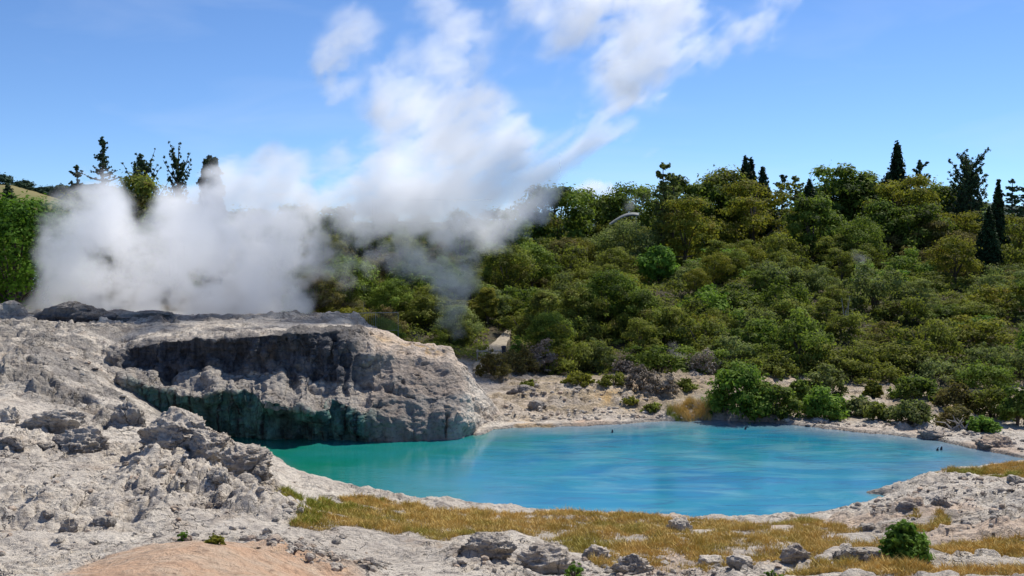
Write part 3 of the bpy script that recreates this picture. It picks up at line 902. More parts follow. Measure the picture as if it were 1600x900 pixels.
# ------------------------------------------------------------------ loose stones (uncountable scree) as one object
def scatter_in(poly, n, rs):
    a = np.array(poly); out = []
    lo, hi = a.min(0), a.max(0)
    while sum(map(len, out)) < n:
        p = rs.uniform(lo, hi, (n * 2, 2))
        out.append(p[poly_sd(p[:, 0], p[:, 1], poly) < 0])
    return np.vstack(out)[:n]
rs = np.random.RandomState(5)
import bmesh
bm = bmesh.new(); bmesh.ops.create_icosphere(bm, subdivisions=2, radius=1.0)
ico_v = np.array([v_.co[:] for v_ in bm.verts]); ico_f = np.array([[v_.index for v_ in f.verts] for f in bm.faces]); bm.free()
AREAS = [(KNOBS, 320), (KNOBS2, 160), (KNOBS3, 600), (KNOBS4, 260),
         (gpoly([(0, 900), (0, 700), (250, 690), (470, 800), (700, 900)]), 480),
         (gpoly([(1290, 812), (1420, 752), (1600, 745), (1600, 850), (1400, 850)]), 620),
         (gpoly([(700, 880), (1000, 870), (1300, 890), (1300, 900), (700, 900)]), 350),
         (gpoly([(790, 640), (1100, 640), (1100, 652), (790, 662)]), 350),
         (gpoly([(1200, 650), (1400, 665), (1600, 690), (1600, 712), (1400, 676), (1200, 658)]), 260)]
pts = np.vstack([scatter_in(p, n, rs) for p, n in AREAS])
pts = pts[poly_sd(pts[:, 0], pts[:, 1], POOL) > .05]
pz = height(pts[:, 0], pts[:, 1])
nS = len(pts)
sz = (.018 + .085 * rs.rand(nS) ** 4) * (.75 + .012 * pts[:, 1])
V = ico_v[None] * (1 + .35 * (rs.rand(nS, len(ico_v), 1) - .5))
V = V * (sz[:, None, None] * (np.array([1, 1, .65])[None, None] * (.7 + .6 * rs.rand(nS, 1, 3))))
an = rs.rand(nS) * 6.28; ca, sa = np.cos(an)[:, None], np.sin(an)[:, None]
V = np.stack([V[..., 0] * ca - V[..., 1] * sa, V[..., 0] * sa + V[..., 1] * ca, V[..., 2]], 2)
V = V + np.stack([pts[:, 0], pts[:, 1], pz + sz * .2], 1)[:, None]
Fq = (ico_f[None] + (np.arange(nS) * len(ico_v))[:, None, None]).reshape(-1, 3)
dk = np.repeat((rs.rand(nS) < .3) * rs.rand(nS) * .6, len(ico_v))
tg_ = np.repeat((rs.rand(nS) < .2) * .5, len(ico_v))
me = np_mesh("gravel", V.reshape(-1, 3), Fq, M_SINTER, {"mask": np.stack([tg_, dk * 0, dk], 1), "mask2": np.zeros((nS * len(ico_v), 3))}, smooth=False)
tag(link("gravel", me), "loose pale stones and gravel scattered over the sinter banks", "gravel", kind="stuff")

# ------------------------------------------------------------------ dry grass
BL = 1.5
def blades(name, areas, label, rs, hmul=1.0, green=0.0):
    P0 = []; tone = []; grn = []
    for poly, n, g in areas:
        p = scatter_in(poly, int(n * BL), rs)
        dens = fbm(p[:, 0] * 1.1, p[:, 1] * 1.1, 0, 3, 91)
        sd = -poly_sd(p[:, 0], p[:, 1], poly)
        keep = (dens + .25 * np.clip(sd, 0, .6) > .47 + .12 * rs.rand(len(p)))
        p = p[keep]; P0.append(p); grn.append(np.full(len(p), g))
    p = np.vstack(P0); g = np.concatenate(grn)
    g = np.clip(g * sstep(.4, .6, fbm(p[:, 0] * .8, p[:, 1] * .8, 0, 2, 93)) + .35 * sstep(.56, .70, fbm(p[:, 0] * .7, p[:, 1] * .7, 3, 3, 94)), 0, 1)
    z = height(p[:, 0], p[:, 1]); n = len(p)
    h = (.04 + .10 * rs.rand(n) ** 1.5) * hmul * (.45 + 1.15 * np.clip(1 - voronoi(p[:, 0] * 2.6, p[:, 1] * 2.2, 12)[0] * 1.3, 0, 1)) * (.6 + .9 * fbm(p[:, 0] * 1.0, p[:, 1] * 1.0, 0, 2, 95))
    w = .004 + .006 * rs.rand(n)
    a = rs.rand(n) * 6.28; lean = rs.normal(size=(n, 2)) * .45 * h[:, None]
    dx, dy = np.cos(a) * w, np.sin(a) * w
    b = np.stack([p[:, 0], p[:, 1], z - .02], 1)
    v0 = b + np.stack([dx, dy, 0 * dx], 1); v1 = b - np.stack([dx, dy, 0 * dx], 1)
    m = b + np.stack([lean[:, 0] * .35, lean[:, 1] * .35, h * .6], 1)
    v2 = m - np.stack([dx, dy, 0 * dx], 1) * .7; v3 = m + np.stack([dx, dy, 0 * dx], 1) * .7
    tip = b + np.stack([lean[:, 0], lean[:, 1], h], 1)
    V = np.stack([v0, v1, v2, v3, tip, tip + np.stack([dx, dy, 0 * dx], 1) * .1], 1).reshape(-1, 3)
    i = np.arange(n)[:, None] * 6
    Q = np.vstack([i + np.array([[0, 1, 2, 3]]), i + np.array([[3, 2, 4, 5]])])
    tone = np.repeat(np.clip(rs.rand(n) * .7 + .35 * (fbm(p[:, 0] * 2, p[:, 1] * 2, 0, 2, 97)), 0, 1), 6)
    me = np_mesh(name, V, Q, M_GRASS, {"tone": tone, "green": np.repeat(g, 6)}, smooth=False)
    return tag(link(name, me), label, "grass", kind="stuff")
ga = GRASS_AREAS
left_knoll = gpoly([(452, 826), (480, 796), (520, 778), (600, 783), (600, 800), (540, 800), (490, 826)])
blades("dry_grass", [(ga["main"], 125000, .1), (left_knoll, 14000, .95), (ga["headland"], 26000, .45), (ga["tuft"], 7000, .2), (ga["right"], 15000, .1),
                     (ga["corner"], 14000, .3), (ga["small"], 3500, .6)],
       "golden dry grass along the near bank of the pool", rs)
reed = [gpoly([(1040, 648), (1060, 630), (1110, 628), (1112, 655), (1050, 655)])]
blades("reed_grass", [(reed[0], 6000, .95)], "upright olive reeds at the far shore beside the leafy bush", rs, hmul=2.6)

# ------------------------------------------------------------------ foliage builders
def leaf_quads(c, nrm, size, rs, aspect=.55):
    """one lance-shaped leaf quad per centre, facing roughly nrm"""
    n = len(c)
    r = rs.normal(size=(n, 3)); a = np.cross(nrm, r); a /= (np.linalg.norm(a, axis=1, keepdims=True) + 1e-9)
    b = np.cross(nrm, a); b /= (np.linalg.norm(b, axis=1, keepdims=True) + 1e-9)
    s = size[:, None]
    return np.stack([c - a * s, c - b * s * aspect, c + a * s, c + b * s * aspect], 1)

def crown_arrays(centers, radii, n_leaf, leaf, rs, squash=(1, 1, .75), shell=.55, upbias=.35):
    V = []; T = []
    centers = np.asarray(centers); radii = np.broadcast_to(np.asarray(radii, float), (len(centers),))
    w = radii ** 2; w = w / w.sum()
    for c, r, k in zip(centers, radii, w):
        n = max(6, int(n_leaf * k))
        d = rs.normal(size=(n, 3)); d /= np.linalg.norm(d, axis=1, keepdims=True)
        d[:, 2] = np.where(d[:, 2] < -.2, np.abs(d[:, 2]) * rs.choice([1, -1], n, p=[.7, .3]), d[:, 2])
        rad = r * (shell + (1 - shell) * rs.rand(n)) * (1 + .25 * rs.normal(size=n))
        p = c + d * rad[:, None] * np.array(squash)
        nn = d + rs.normal(size=(n, 3)) * .38 + np.array([0, 0, upbias]); nn /= np.linalg.norm(nn, axis=1, keepdims=True)
        V.append(leaf_quads(p, nn, leaf * (.6 + .8 * rs.rand(n)), rs))
        tone = np.clip(.5 + .30 * rs.normal() + .22 * rs.normal(size=n), 0, 1)
        T.append(np.repeat(tone, 4))
    V = np.vstack(V).reshape(-1, 3); T = np.concatenate(T)
    return V, T

def quads_mesh(name, V, T, mat):
    return np_mesh(name, V, np.arange(len(V)).reshape(-1, 4), mat, {"tone": T}, smooth=False)

def dome_centers(n, R, H, rs, base=.25, jitter=.2):
    """clump centres over a dome of radius R and height H"""
    out = []
    for k in range(n):
        t = k / n; ph = k * 2.399 + rs.rand() * .5
        el = math.asin(min(1, .02 + .98 * t))
        rr = R * (1 + jitter * rs.normal() * .8)
        out.append((math.cos(ph) * math.cos(el) * rr, math.sin(ph) * math.cos(el) * rr, base * H + (1 - base) * H * math.sin(el) * (1 + jitter * rs.normal())))
    return np.array(out)

def make_shrub(seed, n_cl=16, n_leaf=2600, leaf=.075, fine=True):
    """unit shrub: about 1 m radius, 1 m high"""
    rs = np.random.RandomState(seed)
    c = dome_centers(n_cl, .66, .80, rs, .15, .34)
    r = .20 + .16 * rs.rand(n_cl)
    d_ = rs.normal(size=(12, 3)); d_[:, 2] = np.abs(d_[:, 2]) + .4; d_ /= np.linalg.norm(d_, axis=1, keepdims=True)
    c = np.vstack([c, d_ * [.9, .9, 1.05] * (.85 + .35 * rs.rand(12, 1))]); r = np.concatenate([r, .07 + .07 * rs.rand(12)])
    V, T = crown_arrays(c, r, n_leaf, leaf, rs)
    return V, T

def stems(rs, n, R, H, rad):
    mb = MB()
    for k in range(n):
        a = k * 6.28 / n + rs.rand(); q = R * (.4 + .5 * rs.rand())
        mb.tube([(0, 0, -.3), (math.cos(a) * q * .3, math.sin(a) * q * .3, H * .35), (math.cos(a) * q, math.sin(a) * q, H * .85)], [rad, rad * .7, rad * .25], 5)
    return mb

def with_stems(V, T, mb, name, mat):
    """one mesh holding leaves (slot 0) and stems (slot 1)"""
    sv, sq = mb.arrays()
    n = len(V)
    Fq = np.vstack([np.arange(n).reshape(-1, 4), sq + n])
    mi = np.concatenate([np.zeros(n // 4), np.ones(len(sq))])
    return np_mesh(name, np.vstack([V, sv]), Fq, None, {"tone": np.concatenate([T, np.full(len(sv), .5)])}, False, [mat, M_BARK], mi)

def shrub_variants(mat, base_seed, n, **kw):
    out = []
    for k in range(n):
        rs = np.random.RandomState(base_seed + k * 7)
        V, T = make_shrub(base_seed + k, **kw)
        out.append(with_stems(V, T, stems(rs, 5, .6, .7, .045), "shrub", mat))
    return out

# --- trees: each returns (crown V,T), trunk MB for a unit tree 1 m high; width as given
def tree_broad(seed, width=.75, n_leaf=11000, leaf=.020, bare=.18, lobes=26):
    rs = np.random.RandomState(seed); C = []; R = []
    for k in range(lobes):
        t = (k + .5) / lobes; ph = k * 2.399
        zz = bare + .12 + (1 - bare - .18) * t
        prof = math.sin(math.pi * min(1, max(0, (zz - bare) / (1.04 - bare))) ** .8)
        rr = width / 2 * prof * (.55 + .5 * rs.rand())
        C.append((math.cos(ph) * rr, math.sin(ph) * rr, zz + .03 * rs.normal())); R.append(width * (.13 + .08 * rs.rand()))
    V, T = crown_arrays(C, R, n_leaf, leaf, rs)
    mb = MB(); mb.tube([(0, 0, -.05), (.01, 0, bare), (0, .01, .75)], [.03, .022, .006], 7)
    for c in C[::3]:
        mb.tube([(0, 0, bare + .02), (c[0] * .5, c[1] * .5, (bare + c[2]) / 2 + .02), tuple(np.array(c))], [.013, .009, .003], 5)
    return V, T, mb

def tree_spire(seed, width=.32, n_leaf=6500, leaf=.020, base=.02, power=.85):
    rs = np.random.RandomState(seed); C = []; R = []
    for k in range(54):
        t = (k + .5) / 54; zz = base + (1 - base) * t; prof = (1 - t) ** power * min(1, .45 + t * 3)
        ph = k * 2.399; rr = width / 2 * prof * (.6 + .45 * rs.rand())
        C.append((math.cos(ph) * rr, math.sin(ph) * rr, zz)); R.append(max(.010, width * (.06 + .20 * prof)))
    V, T = crown_arrays(C, R, n_leaf, leaf, rs, squash=(.8, .8, 1.5), upbias=.1)
    mb = MB(); mb.tube([(0, 0, -.05), (0, 0, .5), (0, 0, .97)], [.022, .014, .003], 6)
    return V, T, mb

def tree_open(seed, width=.6, whorls=15, per=5, n_leaf=9000, leaf=.011, bare=.12, topw=.15, up=.25, clump=.028, spiky=False):
    """open conifer: separate upswept branches carrying tufts"""
    rs = np.random.RandomState(seed); C = []; R = []; mb = MB()
    mb.tube([(0, 0, -.05), (.006, 0, .5), (0, 0, .985)], [.02, .012, .003], 6)
    for k in range(whorls):
        t = k / (whorls - 1); zz = bare + (1 - bare - .04) * t
        L = width / 2 * ((1 - t) ** .75 * (1 - topw) + topw) * (.45 + .75 * rs.rand())
        for j in range(per if t < .85 else 3):
            ph = rs.rand() * 1.2 + j * 6.283 / per + k * 2.1; zz = bare + (1 - bare - .04) * min(1, max(0, t + .6 * (rs.rand() - .5) / whorls * 2))
            l = L * (.65 + .5 * rs.rand()); ups = up * (1 + (1.4 if spiky else .5) * t)
            e = np.array([math.cos(ph) * l, math.sin(ph) * l, zz + l * ups])
            mb.tube([(0, 0, zz), tuple((e + [0, 0, zz - l * .05]) * [.5, .5, .5] + [0, 0, -.004]), tuple(e)], [.006, .0045, .0015], 4)
            for q in (.28, .40, .52, .64, .76, .88, 1.0):
                m = np.array([e[0] * q, e[1] * q, zz + (e[2] - zz) * q ** 1.3]) + rs.normal(size=3) * .008
                C.append(m); R.append(clump * (.45 + .45 * rs.rand()) * (1.05 - .5 * q))
    C.append((0, 0, .985)); R.append(clump * .6)
    V, T = crown_arrays(C, R, n_leaf, leaf, rs, squash=(1, 1, .7 if not spiky else 1.3), shell=.3)
    return V, T, mb

def tree_layered(seed, width=.9, n_leaf=9000, leaf=.018, layers=5):
    rs = np.random.RandomState(seed); C = []; R = []
    for k in range(layers):
        zz = .35 + .6 * k / (layers - 1); w = width / 2 * (1 - .55 * abs(k / (layers - 1) - .35))
        for j in range(7):
            ph = rs.rand() * 6.28; rr = w * rs.rand() ** .5
            C.append((math.cos(ph) * rr, math.sin(ph) * rr, zz + .04 * rs.normal())); R.append(.10 + .06 * rs.rand())
    V, T = crown_arrays(C, R, n_leaf, leaf, rs, squash=(1.15, 1.15, .6))
    mb = MB(); mb.tube([(0, 0, -.05), (.02, .01, .3), (0, 0, .85)], [.03, .02, .006], 6)
    for c in C[::4]: mb.tube([(0, 0, .25), (c[0] * .6, c[1] * .6, c[2] - .07), tuple(c)], [.012, .007, .003], 4)
    return V, T, mb

_protos = {}
def proto(kind, seed, mat, **kw):
    key = (kind, seed, mat.name, tuple(sorted(kw.items())))
    if key not in _protos:
        fn = {"broad": tree_broad, "spire": tree_spire, "open": tree_open, "layered": tree_layered}[kind]
        V, T, mb = fn(seed, **kw)
        _protos[key] = (quads_mesh("crown", V, T, mat), mb.mesh("trunk", M_BARK))
    return _protos[key]

def tree(name, kind, seed, mat, px, top, Y, label, cat="tree", group=None, rot=None, lean=0.0, **kw):
    X = P(px, top, Y)[0]; zt = P(px, top, Y)[2]
    zb = float(height(X, Y)[0])
    h = max(.6, zt - zb)
    cr, tr = proto(kind, seed, mat, **kw)
    e = bpy.data.objects.new(name, None); COL.objects.link(e)
    e.location = (X, Y, zb); e.scale = (h, h, h); e.rotation_euler = (0, lean, rot if rot is not None else (seed * 1.7 + px * .31) % 6.28)
    tag(e, label, cat, group)
    link("crown", cr, e); link("trunk", tr, e)
    return e

# --- named trees along the ridge and slopes
RT = "trees along the ridge"
tree("rounded_tree", "broad", 11, M_GREEN, 866, 287, 98, "domed grey green tree on the ridge with steam drifting across it", "tree", RT, width=.85)
tree("rounded_tree", "broad", 12, M_GREEN, 934, 306, 104, "small round tree on the ridge between two larger domed trees", "tree", RT, width=.9)
tree("rounded_tree", "broad", 13, M_GREEN, 990, 292, 102, "broad tree on the ridge behind the curved canopy", "tree", RT, width=1.0)
tree("slender_gum_tree", "open", 14, M_SAGE, 1036, 256, 88, "tall slender gum tree with narrow pale crown on the ridge", "tree", RT, width=.30, topw=.6, whorls=18, per=4, clump=.034, n_leaf=10000)
tree("slender_gum_tree", "open", 14, M_SAGE, 1052, 270, 90, "second slender gum tree close against the right of the tallest", "tree", RT, width=.32, topw=.6, whorls=16, per=4, clump=.036, n_leaf=10000)
tree("rounded_tree", "broad", 15, M_GREEN, 1068, 280, 98, "dark rounded tree just right of the slender gums", "tree", RT, width=.6)
tree("yellow_green_tree", "layered", 16, M_YELLOW, 1072, 318, 86, "yellow tinged tree in front of the dark rounded tree near the gums", "tree", RT, width=.8)
tree("rounded_tree", "broad", 17, M_GREEN, 1105, 284, 100, "bushy green tree midway from gums to twin dark spires", "tree", RT, width=.7)
tree("rounded_tree", "broad", 18, M_OLIVE, 1130, 270, 102, "broad olive tree left of the twin dark spires", "tree", RT, width=.85)
tree("dark_spire_conifer", "spire", 21, M_DARKCON, 1165, 247, 104, "taller of the twin dark spire conifers", "conifer", RT, width=.34)
tree("dark_spire_conifer", "spire", 22, M_DARKCON, 1174, 251, 105, "shorter of the twin dark spire conifers", "conifer", RT, width=.30)
tree("dark_spire_conifer", "spire", 23, M_DARKCON, 1192, 264, 105, "short dark conifer right of the twin spires", "conifer", RT, width=.4)
tree("yellow_green_tree", "layered", 24, M_YELLOW, 1178, 292, 94, "orange yellow tree spreading below the twin spires", "tree", RT, width=1.3)
tree("open_conifer", "open", 25, M_BLUECON, 1222, 272, 104, "loose airy tree between the twin spires and small dark conifer", "tree", RT, width=.7)
tree("open_conifer", "open", 26, M_SAGE, 1243, 274, 102, "pale see-through tree just left of the small dark conifer", "tree", RT, width=.6)
tree("dark_spire_conifer", "spire", 27, M_DARKCON, 1265, 283, 94, "small dark conifer left of the brightest broad ridge tree", "conifer", RT, width=.42)
tree("bushy_tree", "broad", 28, M_GREEN, 1272, 312, 88, "dense deep green bush tree under the small dark conifer", "tree", RT, width=.8)
tree("rounded_tree", "broad", 29, M_GREEN, 1305, 264, 104, "large bright broad tree on the ridge left of the great spire", "tree", RT, width=.8)
tree("rounded_tree", "broad", 30, M_GREEN, 1345, 270, 104, "second broad ridge tree touching the great spire", "tree", RT, width=.75)
tree("dark_spire_conifer", "spire", 31, M_DARKCON, 1402, 229, 100, "great dark spire conifer, tallest on the ridge", "conifer", RT, width=.62, power=1.35, n_leaf=11000)
tree("dark_spire_conifer", "spire", 32, M_DARKCON, 1388, 272, 99, "dark conifer shoulder to the left of the great spire", "conifer", RT, width=.55)
tree("yellow_green_tree", "layered", 33, M_YELLOW, 1408, 286, 92, "yellow tree in front of the great spire", "tree", RT, width=.8)
tree("open_conifer", "open", 34, M_BLUECON, 1437, 249, 104, "slim ragged conifer right of the great spire", "conifer", RT, width=.50, whorls=12, up=.5, topw=.1)
tree("rounded_tree", "broad", 35, M_GREEN, 1470, 290, 102, "low rounded tree between the ragged conifer and upswept conifer", "tree", RT, width=.9)
tree("upswept_conifer", "open", 36, M_BLUECON, 1513, 251, 98, "broad upswept dark conifer standing alone at right", "conifer", RT, width=.85, whorls=18, per=7, up=.55, spiky=True, n_leaf=18000, clump=.046, bare=.05, leaf=.012, topw=.25)
tree("dark_spire_conifer", "spire", 37, M_DARKCON, 1560, 282, 84, "dark narrow conifer in front of ridge at right", "conifer", RT, width=.26)
tree("dark_spire_conifer", "spire", 38, M_DARKCON, 1545, 325, 80, "lower dark conifer leaning against the narrow one at right", "conifer", RT, width=.42)
tree("open_conifer", "open", 39, M_BLUECON, 1582, 279, 100, "ragged conifer near the right edge", "conifer", RT, width=.55)
tree("open_conifer", "open", 40, M_BLUECON, 1606, 276, 100, "ragged conifer cut by the right edge", "conifer", RT, width=.6)
tree("rounded_tree", "broad", 41, M_GREEN, 1490, 302, 104, "small green tree at the foot of the upswept conifer", "tree", RT, width=.9)
tree("bright_leafy_tree", "broad", 42, M_BRIGHT, 1030, 388, 76, "bright green leafy tree alone in the middle of the scrub slope", "tree", None, width=1.1, leaf=.045, n_leaf=5200, bare=.05)
tree("bushy_tree", "broad", 43, M_GREEN, 1385, 318, 90, "deep green rounded tree below the great spire", "tree", RT, width=.9)
tree("bushy_tree", "broad", 44, M_GREEN, 1435, 322, 88, "deep green rounded tree lower right of the great spire", "tree", RT, width=.9)
tree("yellow_green_tree", "layered", 45, M_YELLOW, 1508, 335, 88, "golden tinged tree below the upswept conifer", "tree", RT, width=1.1)
tree("bushy_tree", "broad", 46, M_GREEN, 1340, 348, 84, "wide green tree on the upper slope left of the great spire foot", "tree", RT, width=1.2)
tree("yellow_green_tree", "layered", 47, M_YELLOW, 1588, 345, 86, "golden brown tree at the right edge below the ragged conifers", "tree", RT, width=1.0)
tree("bushy_tree", "broad", 48, M_SAGE, 975, 348, 87, "grey green bushy tree right below the curved canopy", "tree", RT, width=1.3, bare=.0)
# behind the steam
LT = "trees behind the geyser steam"
tree("open_conifer", "open", 51, M_BLUECON, 160, 211, 74, "tall thin open conifer rising behind the first steam column", "conifer", LT, width=.42, whorls=26, per=4, n_leaf=12000, clump=.015, leaf=.007, topw=.06)
tree("open_conifer", "open", 52, M_BLUECON, 120, 256, 76, "shorter dark conifer left of the tall thin conifer", "conifer", LT, width=.5, whorls=20, per=4, up=.4, clump=.016, leaf=.008, n_leaf=11000)
tree("upswept_conifer", "open", 53, M_BLUECON, 222, 250, 74, "spiky topped conifer between the two steam columns", "conifer", LT, width=.46, whorls=16, up=.9, spiky=True, n_leaf=14000, clump=.026, leaf=.009, topw=.25)
tree("upswept_conifer", "open", 54, M_BLUECON, 278, 249, 78, "fan shaped spiky conifer just above the second steam column", "conifer", LT, width=.36, whorls=16, up=.8, spiky=True, n_leaf=14000, clump=.024, leaf=.009, topw=.5)
tree("columnar_conifer", "spire", 55, M_DARKCON, 329, 249, 80, "blunt dark columnar conifer poking out of the steam", "conifer", LT, width=.22, power=.25)
tree("bushy_tree", "broad", 56, M_OLIVE, 215, 284, 68, "olive bushy tree showing in the gap of the steam", "tree", LT, width=.8, bare=.05)
tree("bushy_tree", "broad", 57, M_OLIVE, 130, 305, 70, "olive bushy tree behind the left steam column", "tree", LT, width=.8, bare=.05)
tree("bushy_tree", "broad", 58, M_GREEN, 265, 330, 66, "dark tree at the base of the gap in the steam", "tree", LT, width=.9, bare=.05)
tree("great_leafy_tree", "broad", 59, M_LUSH, 22, 316, 55, "big bright green leafy tree at the left edge beside the steam", "tree", None, width=1.25, leaf=.020, n_leaf=15000, bare=.0, lobes=40)
tree("great_leafy_tree", "broad", 60, M_GREEN, -70, 300, 60, "dark green tree behind the big leafy tree at the left edge", "tree", None, width=1.0, leaf=.022, n_leaf=9000, bare=.0, lobes=30)
tree("bushy_tree", "broad", 61, M_OLIVE, 80, 338, 72, "olive scrub tree on the rise behind the big leafy tree", "tree", LT, width=1.3, bare=.05)
tree("dark_spire_conifer", "spire", 62, M_DARKCON, 12, 290, 90, "dark pointed conifer above the big leafy tree", "conifer", LT, width=.5)
for k, (px, top, Y) in enumerate(((400, 330, 76), (460, 322, 80), (525, 330, 78), (590, 335, 80), (655, 338, 82), (720, 335, 84), (785, 330, 88), (345, 345, 74))):
    tree("bushy_tree", "broad", 63 + k % 3, M_GREEN, px, top, Y, "dim green trees veiled by the steam behind the terrace", "tree", "trees veiled by steam", width=.95, bare=.05)
# slope trees right behind the terrace and by the path
NB = "trees on the slope behind the terrace"
for k, (px, top, Y, m_, w, lab) in enumerate((
    (545, 405, 62, M_GREEN, 1.2, "bright leafed tree seen through thin steam above the metal fence"),
    (500, 425, 60, M_GREEN, 1.1, "green tree at the left end of the metal fence"),
    (610, 440, 61, M_GREEN, 1.1, "green tree above the right end of the metal fence"),
    (665, 462, 60, M_OLIVE, 1.1, "grey green tree veiled by steam behind the terrace nose"),
    (715, 480, 58, M_SAGE, 1.2, "greyish rounded tree left of the footpath"),
    (762, 448, 62, M_YELLOW, .6, "upright yellow green tree beside the footpath"),
    (600, 500, 54, M_GREEN, 1.4, "low leafy bush just behind the white crest of the terrace"),
    (722, 505, 56, M_OLIVE, .8, "dark olive bush immediately left of the footpath"),
    (850, 455, 61, M_OLIVE, .75, "brown olive tree right of the footpath"),
    (858, 490, 56, M_GREEN, 1.1, "deep green bush on the right of the handrail path"),
    (948, 428, 62, M_GREEN, 1.15, "large spreading green tree with visible trunks above the far bank"),
    (905, 450, 61, M_OLIVE, 1.0, "olive tree left of the large spreading tree"),
    (1000, 455, 60, M_GREEN, 1.0, "green tree right of the large spreading tree"),
    (1050, 480, 58, M_OLIVE, 1.0, "olive tree behind the steam wisp on the far bank"))):
    tree("slope_tree", "broad", 70 + k % 4, m_, px, top, Y, lab, "tree", NB, width=w, bare=.08, leaf=.022)

# ------------------------------------------------------------------ hillside scrub: individual shrubs
SV = {}
for nm, mt, sd, kw in (("olive", M_OLIVE, 200, dict(n_leaf=5200, leaf=.038)), ("green", M_GREEN, 220, dict(n_leaf=4600, leaf=.044)),
                       ("brown", M_BROWN, 240, dict(n_leaf=5200, leaf=.035)), ("yellow", M_YELLOW, 260, dict(n_leaf=4600, leaf=.038)),
                       ("sage", M_SAGE, 280, dict(n_leaf=5000, leaf=.037)), ("bright", M_BRIGHT, 290, dict(n_leaf=3600, leaf=.05))):
    SV[nm] = shrub_variants(mt, sd, 3, **kw)

rs = np.random.RandomState(77)
PATH_PX = [(772, 566), (776, 552), (784, 540), (792, 527), (797, 518)]
def near_path(px, py): return 742 < px < 802 and 505 < py < 580
placed = []
regions = {}
cnt = 0
tries = 0
while cnt < 270 and tries < 30000:
    tries += 1
    Y = 51.5 + 52 * rs.rand() ** 1.05
    px = rs.uniform(470, 1700)
    if px < 860 and Y < 56: continue
    X = (px - 800) / F * Y
    r = (1.0 + .85 * rs.rand()) * (1 + (Y - 50) / 110)
    if any((X - a) ** 2 + (Y - b) ** 2 < (.62 * (r + c)) ** 2 for a, b, c in placed): continue
    zb = float(height(X, Y)[0])
    ppx, ppy = to_px(X, Y, zb + r * .5)
    if near_path(ppx, ppy): continue
    if 985 < px < 1078 and 62 < Y < 80: continue
    nzv = float(fbm(np.array([X * .11]), np.array([Y * .11]), 0, 2, 88)[0]) + rs.normal() * .06
    kind = "brown" if nzv < .38 else "olive" if nzv < .60 else "green" if nzv < .66 else "sage"
    if rs.rand() < .11: kind = "yellow"
    if rs.rand() < .05: kind = "bright"
    placed.append((X, Y, r)); cnt += 1
    tall = rs.rand() < (.10 if Y < 62 else .36)
    me = SV[kind][rs.randint(3)]
    if tall:
        mt_ = {"olive": M_OLIVE, "green": M_GREEN, "brown": M_BROWN, "yellow": M_YELLOW, "sage": M_SAGE, "bright": M_BRIGHT}[kind]
        cr_, tr_ = proto("layered" if rs.rand() < .4 else "broad", 300 + rs.randint(2), mt_, width=.95, leaf=.022, n_leaf=7000)
        o = bpy.data.objects.new("scrub_tree", None); COL.objects.link(o); o.location = (X, Y, zb - .1)
        link("crown", cr_, o); link("trunk", tr_, o)
    else:
        o = link("scrub_bush", me, None, (X, Y, zb - .15))
    o.rotation_euler = (0, 0, rs.rand() * 6.28)
    hh = r * (.65 + .95 * rs.rand() ** 1.5)
    hs_ = r * (1.35 + .7 * rs.rand())
    o.scale = (hs_, hs_, hs_) if tall else (r * 1.15, r * 1.15, hh)
    horiz = "behind terrace and footpath" if px < 860 else "left of the lone bright tree" if px < 1010 else "between bright tree and small dark conifer" if px < 1265 else "under the great spire conifer" if px < 1460 else "towards the right edge"
    vert = "lower" if Y < 66 else "middle" if Y < 84 else "upper"
    col = {"olive": "olive", "green": "deep green", "brown": "brownish", "yellow": "yellow green", "sage": "grey green", "bright": "bright green"}[kind]
    nm_ = "small trees" if tall else "scrub bushes"
    tag(o, f"{col} {nm_} on the {vert} slope {horiz}", "tree" if tall else "bush", f"{col} {nm_}, {vert} slope, {horiz}")

# undergrowth between them: leaf carpet over the slope (uncountable)
n = 300000
Y = 50.5 + 62 * rs.rand(n) ** .85
pxs = np.where(rs.rand(n) < .86, rs.uniform(440, 1720, n), rs.uniform(1700, 2150, n))
X = (pxs - 800) / F * Y
edge = 51.5 + (fbm(X * .3, Y * .3, 0, 3, 99) - .5) * 4
zg = height(X, Y)
pp = to_px(X, Y, zg)
ok = (Y > edge) & ~((pp[0] > 764) & (pp[0] < 800) & (pp[1] > 512) & (pp[1] < 570)) & ~((pxs < 640) & (Y < 53))
X, Y, zg = X[ok], Y[ok], zg[ok]
lump = .75 * np.clip(fbm(X * .9, Y * .9, 0, 3, 101) - .3, 0, 1) * 1.6 * (1 + (Y - 50) / 60)
c = np.stack([X, Y, zg + lump * (.4 + .6 * rs.rand(len(X)))], 1)
nn = rs.normal(size=c.shape) * .6 + np.array([0, -.3, .9]); nn /= np.linalg.norm(nn, axis=1, keepdims=True)
V = leaf_quads(c, nn, (.05 + .055 * rs.rand(len(X))) * (1 + (Y - 50) / 80), rs).reshape(-1, 3)
T = np.repeat(np.clip(fbm(X * .7, Y * .7, 0, 3, 103) * 1.6 - .35 + .15 * rs.normal(size=len(X)), 0, 1), 4)
tag(link("undergrowth", quads_mesh("undergrowth", V, T, M_OLIVE)), "low olive undergrowth covering the hillside between the bushes", "undergrowth", kind="stuff")

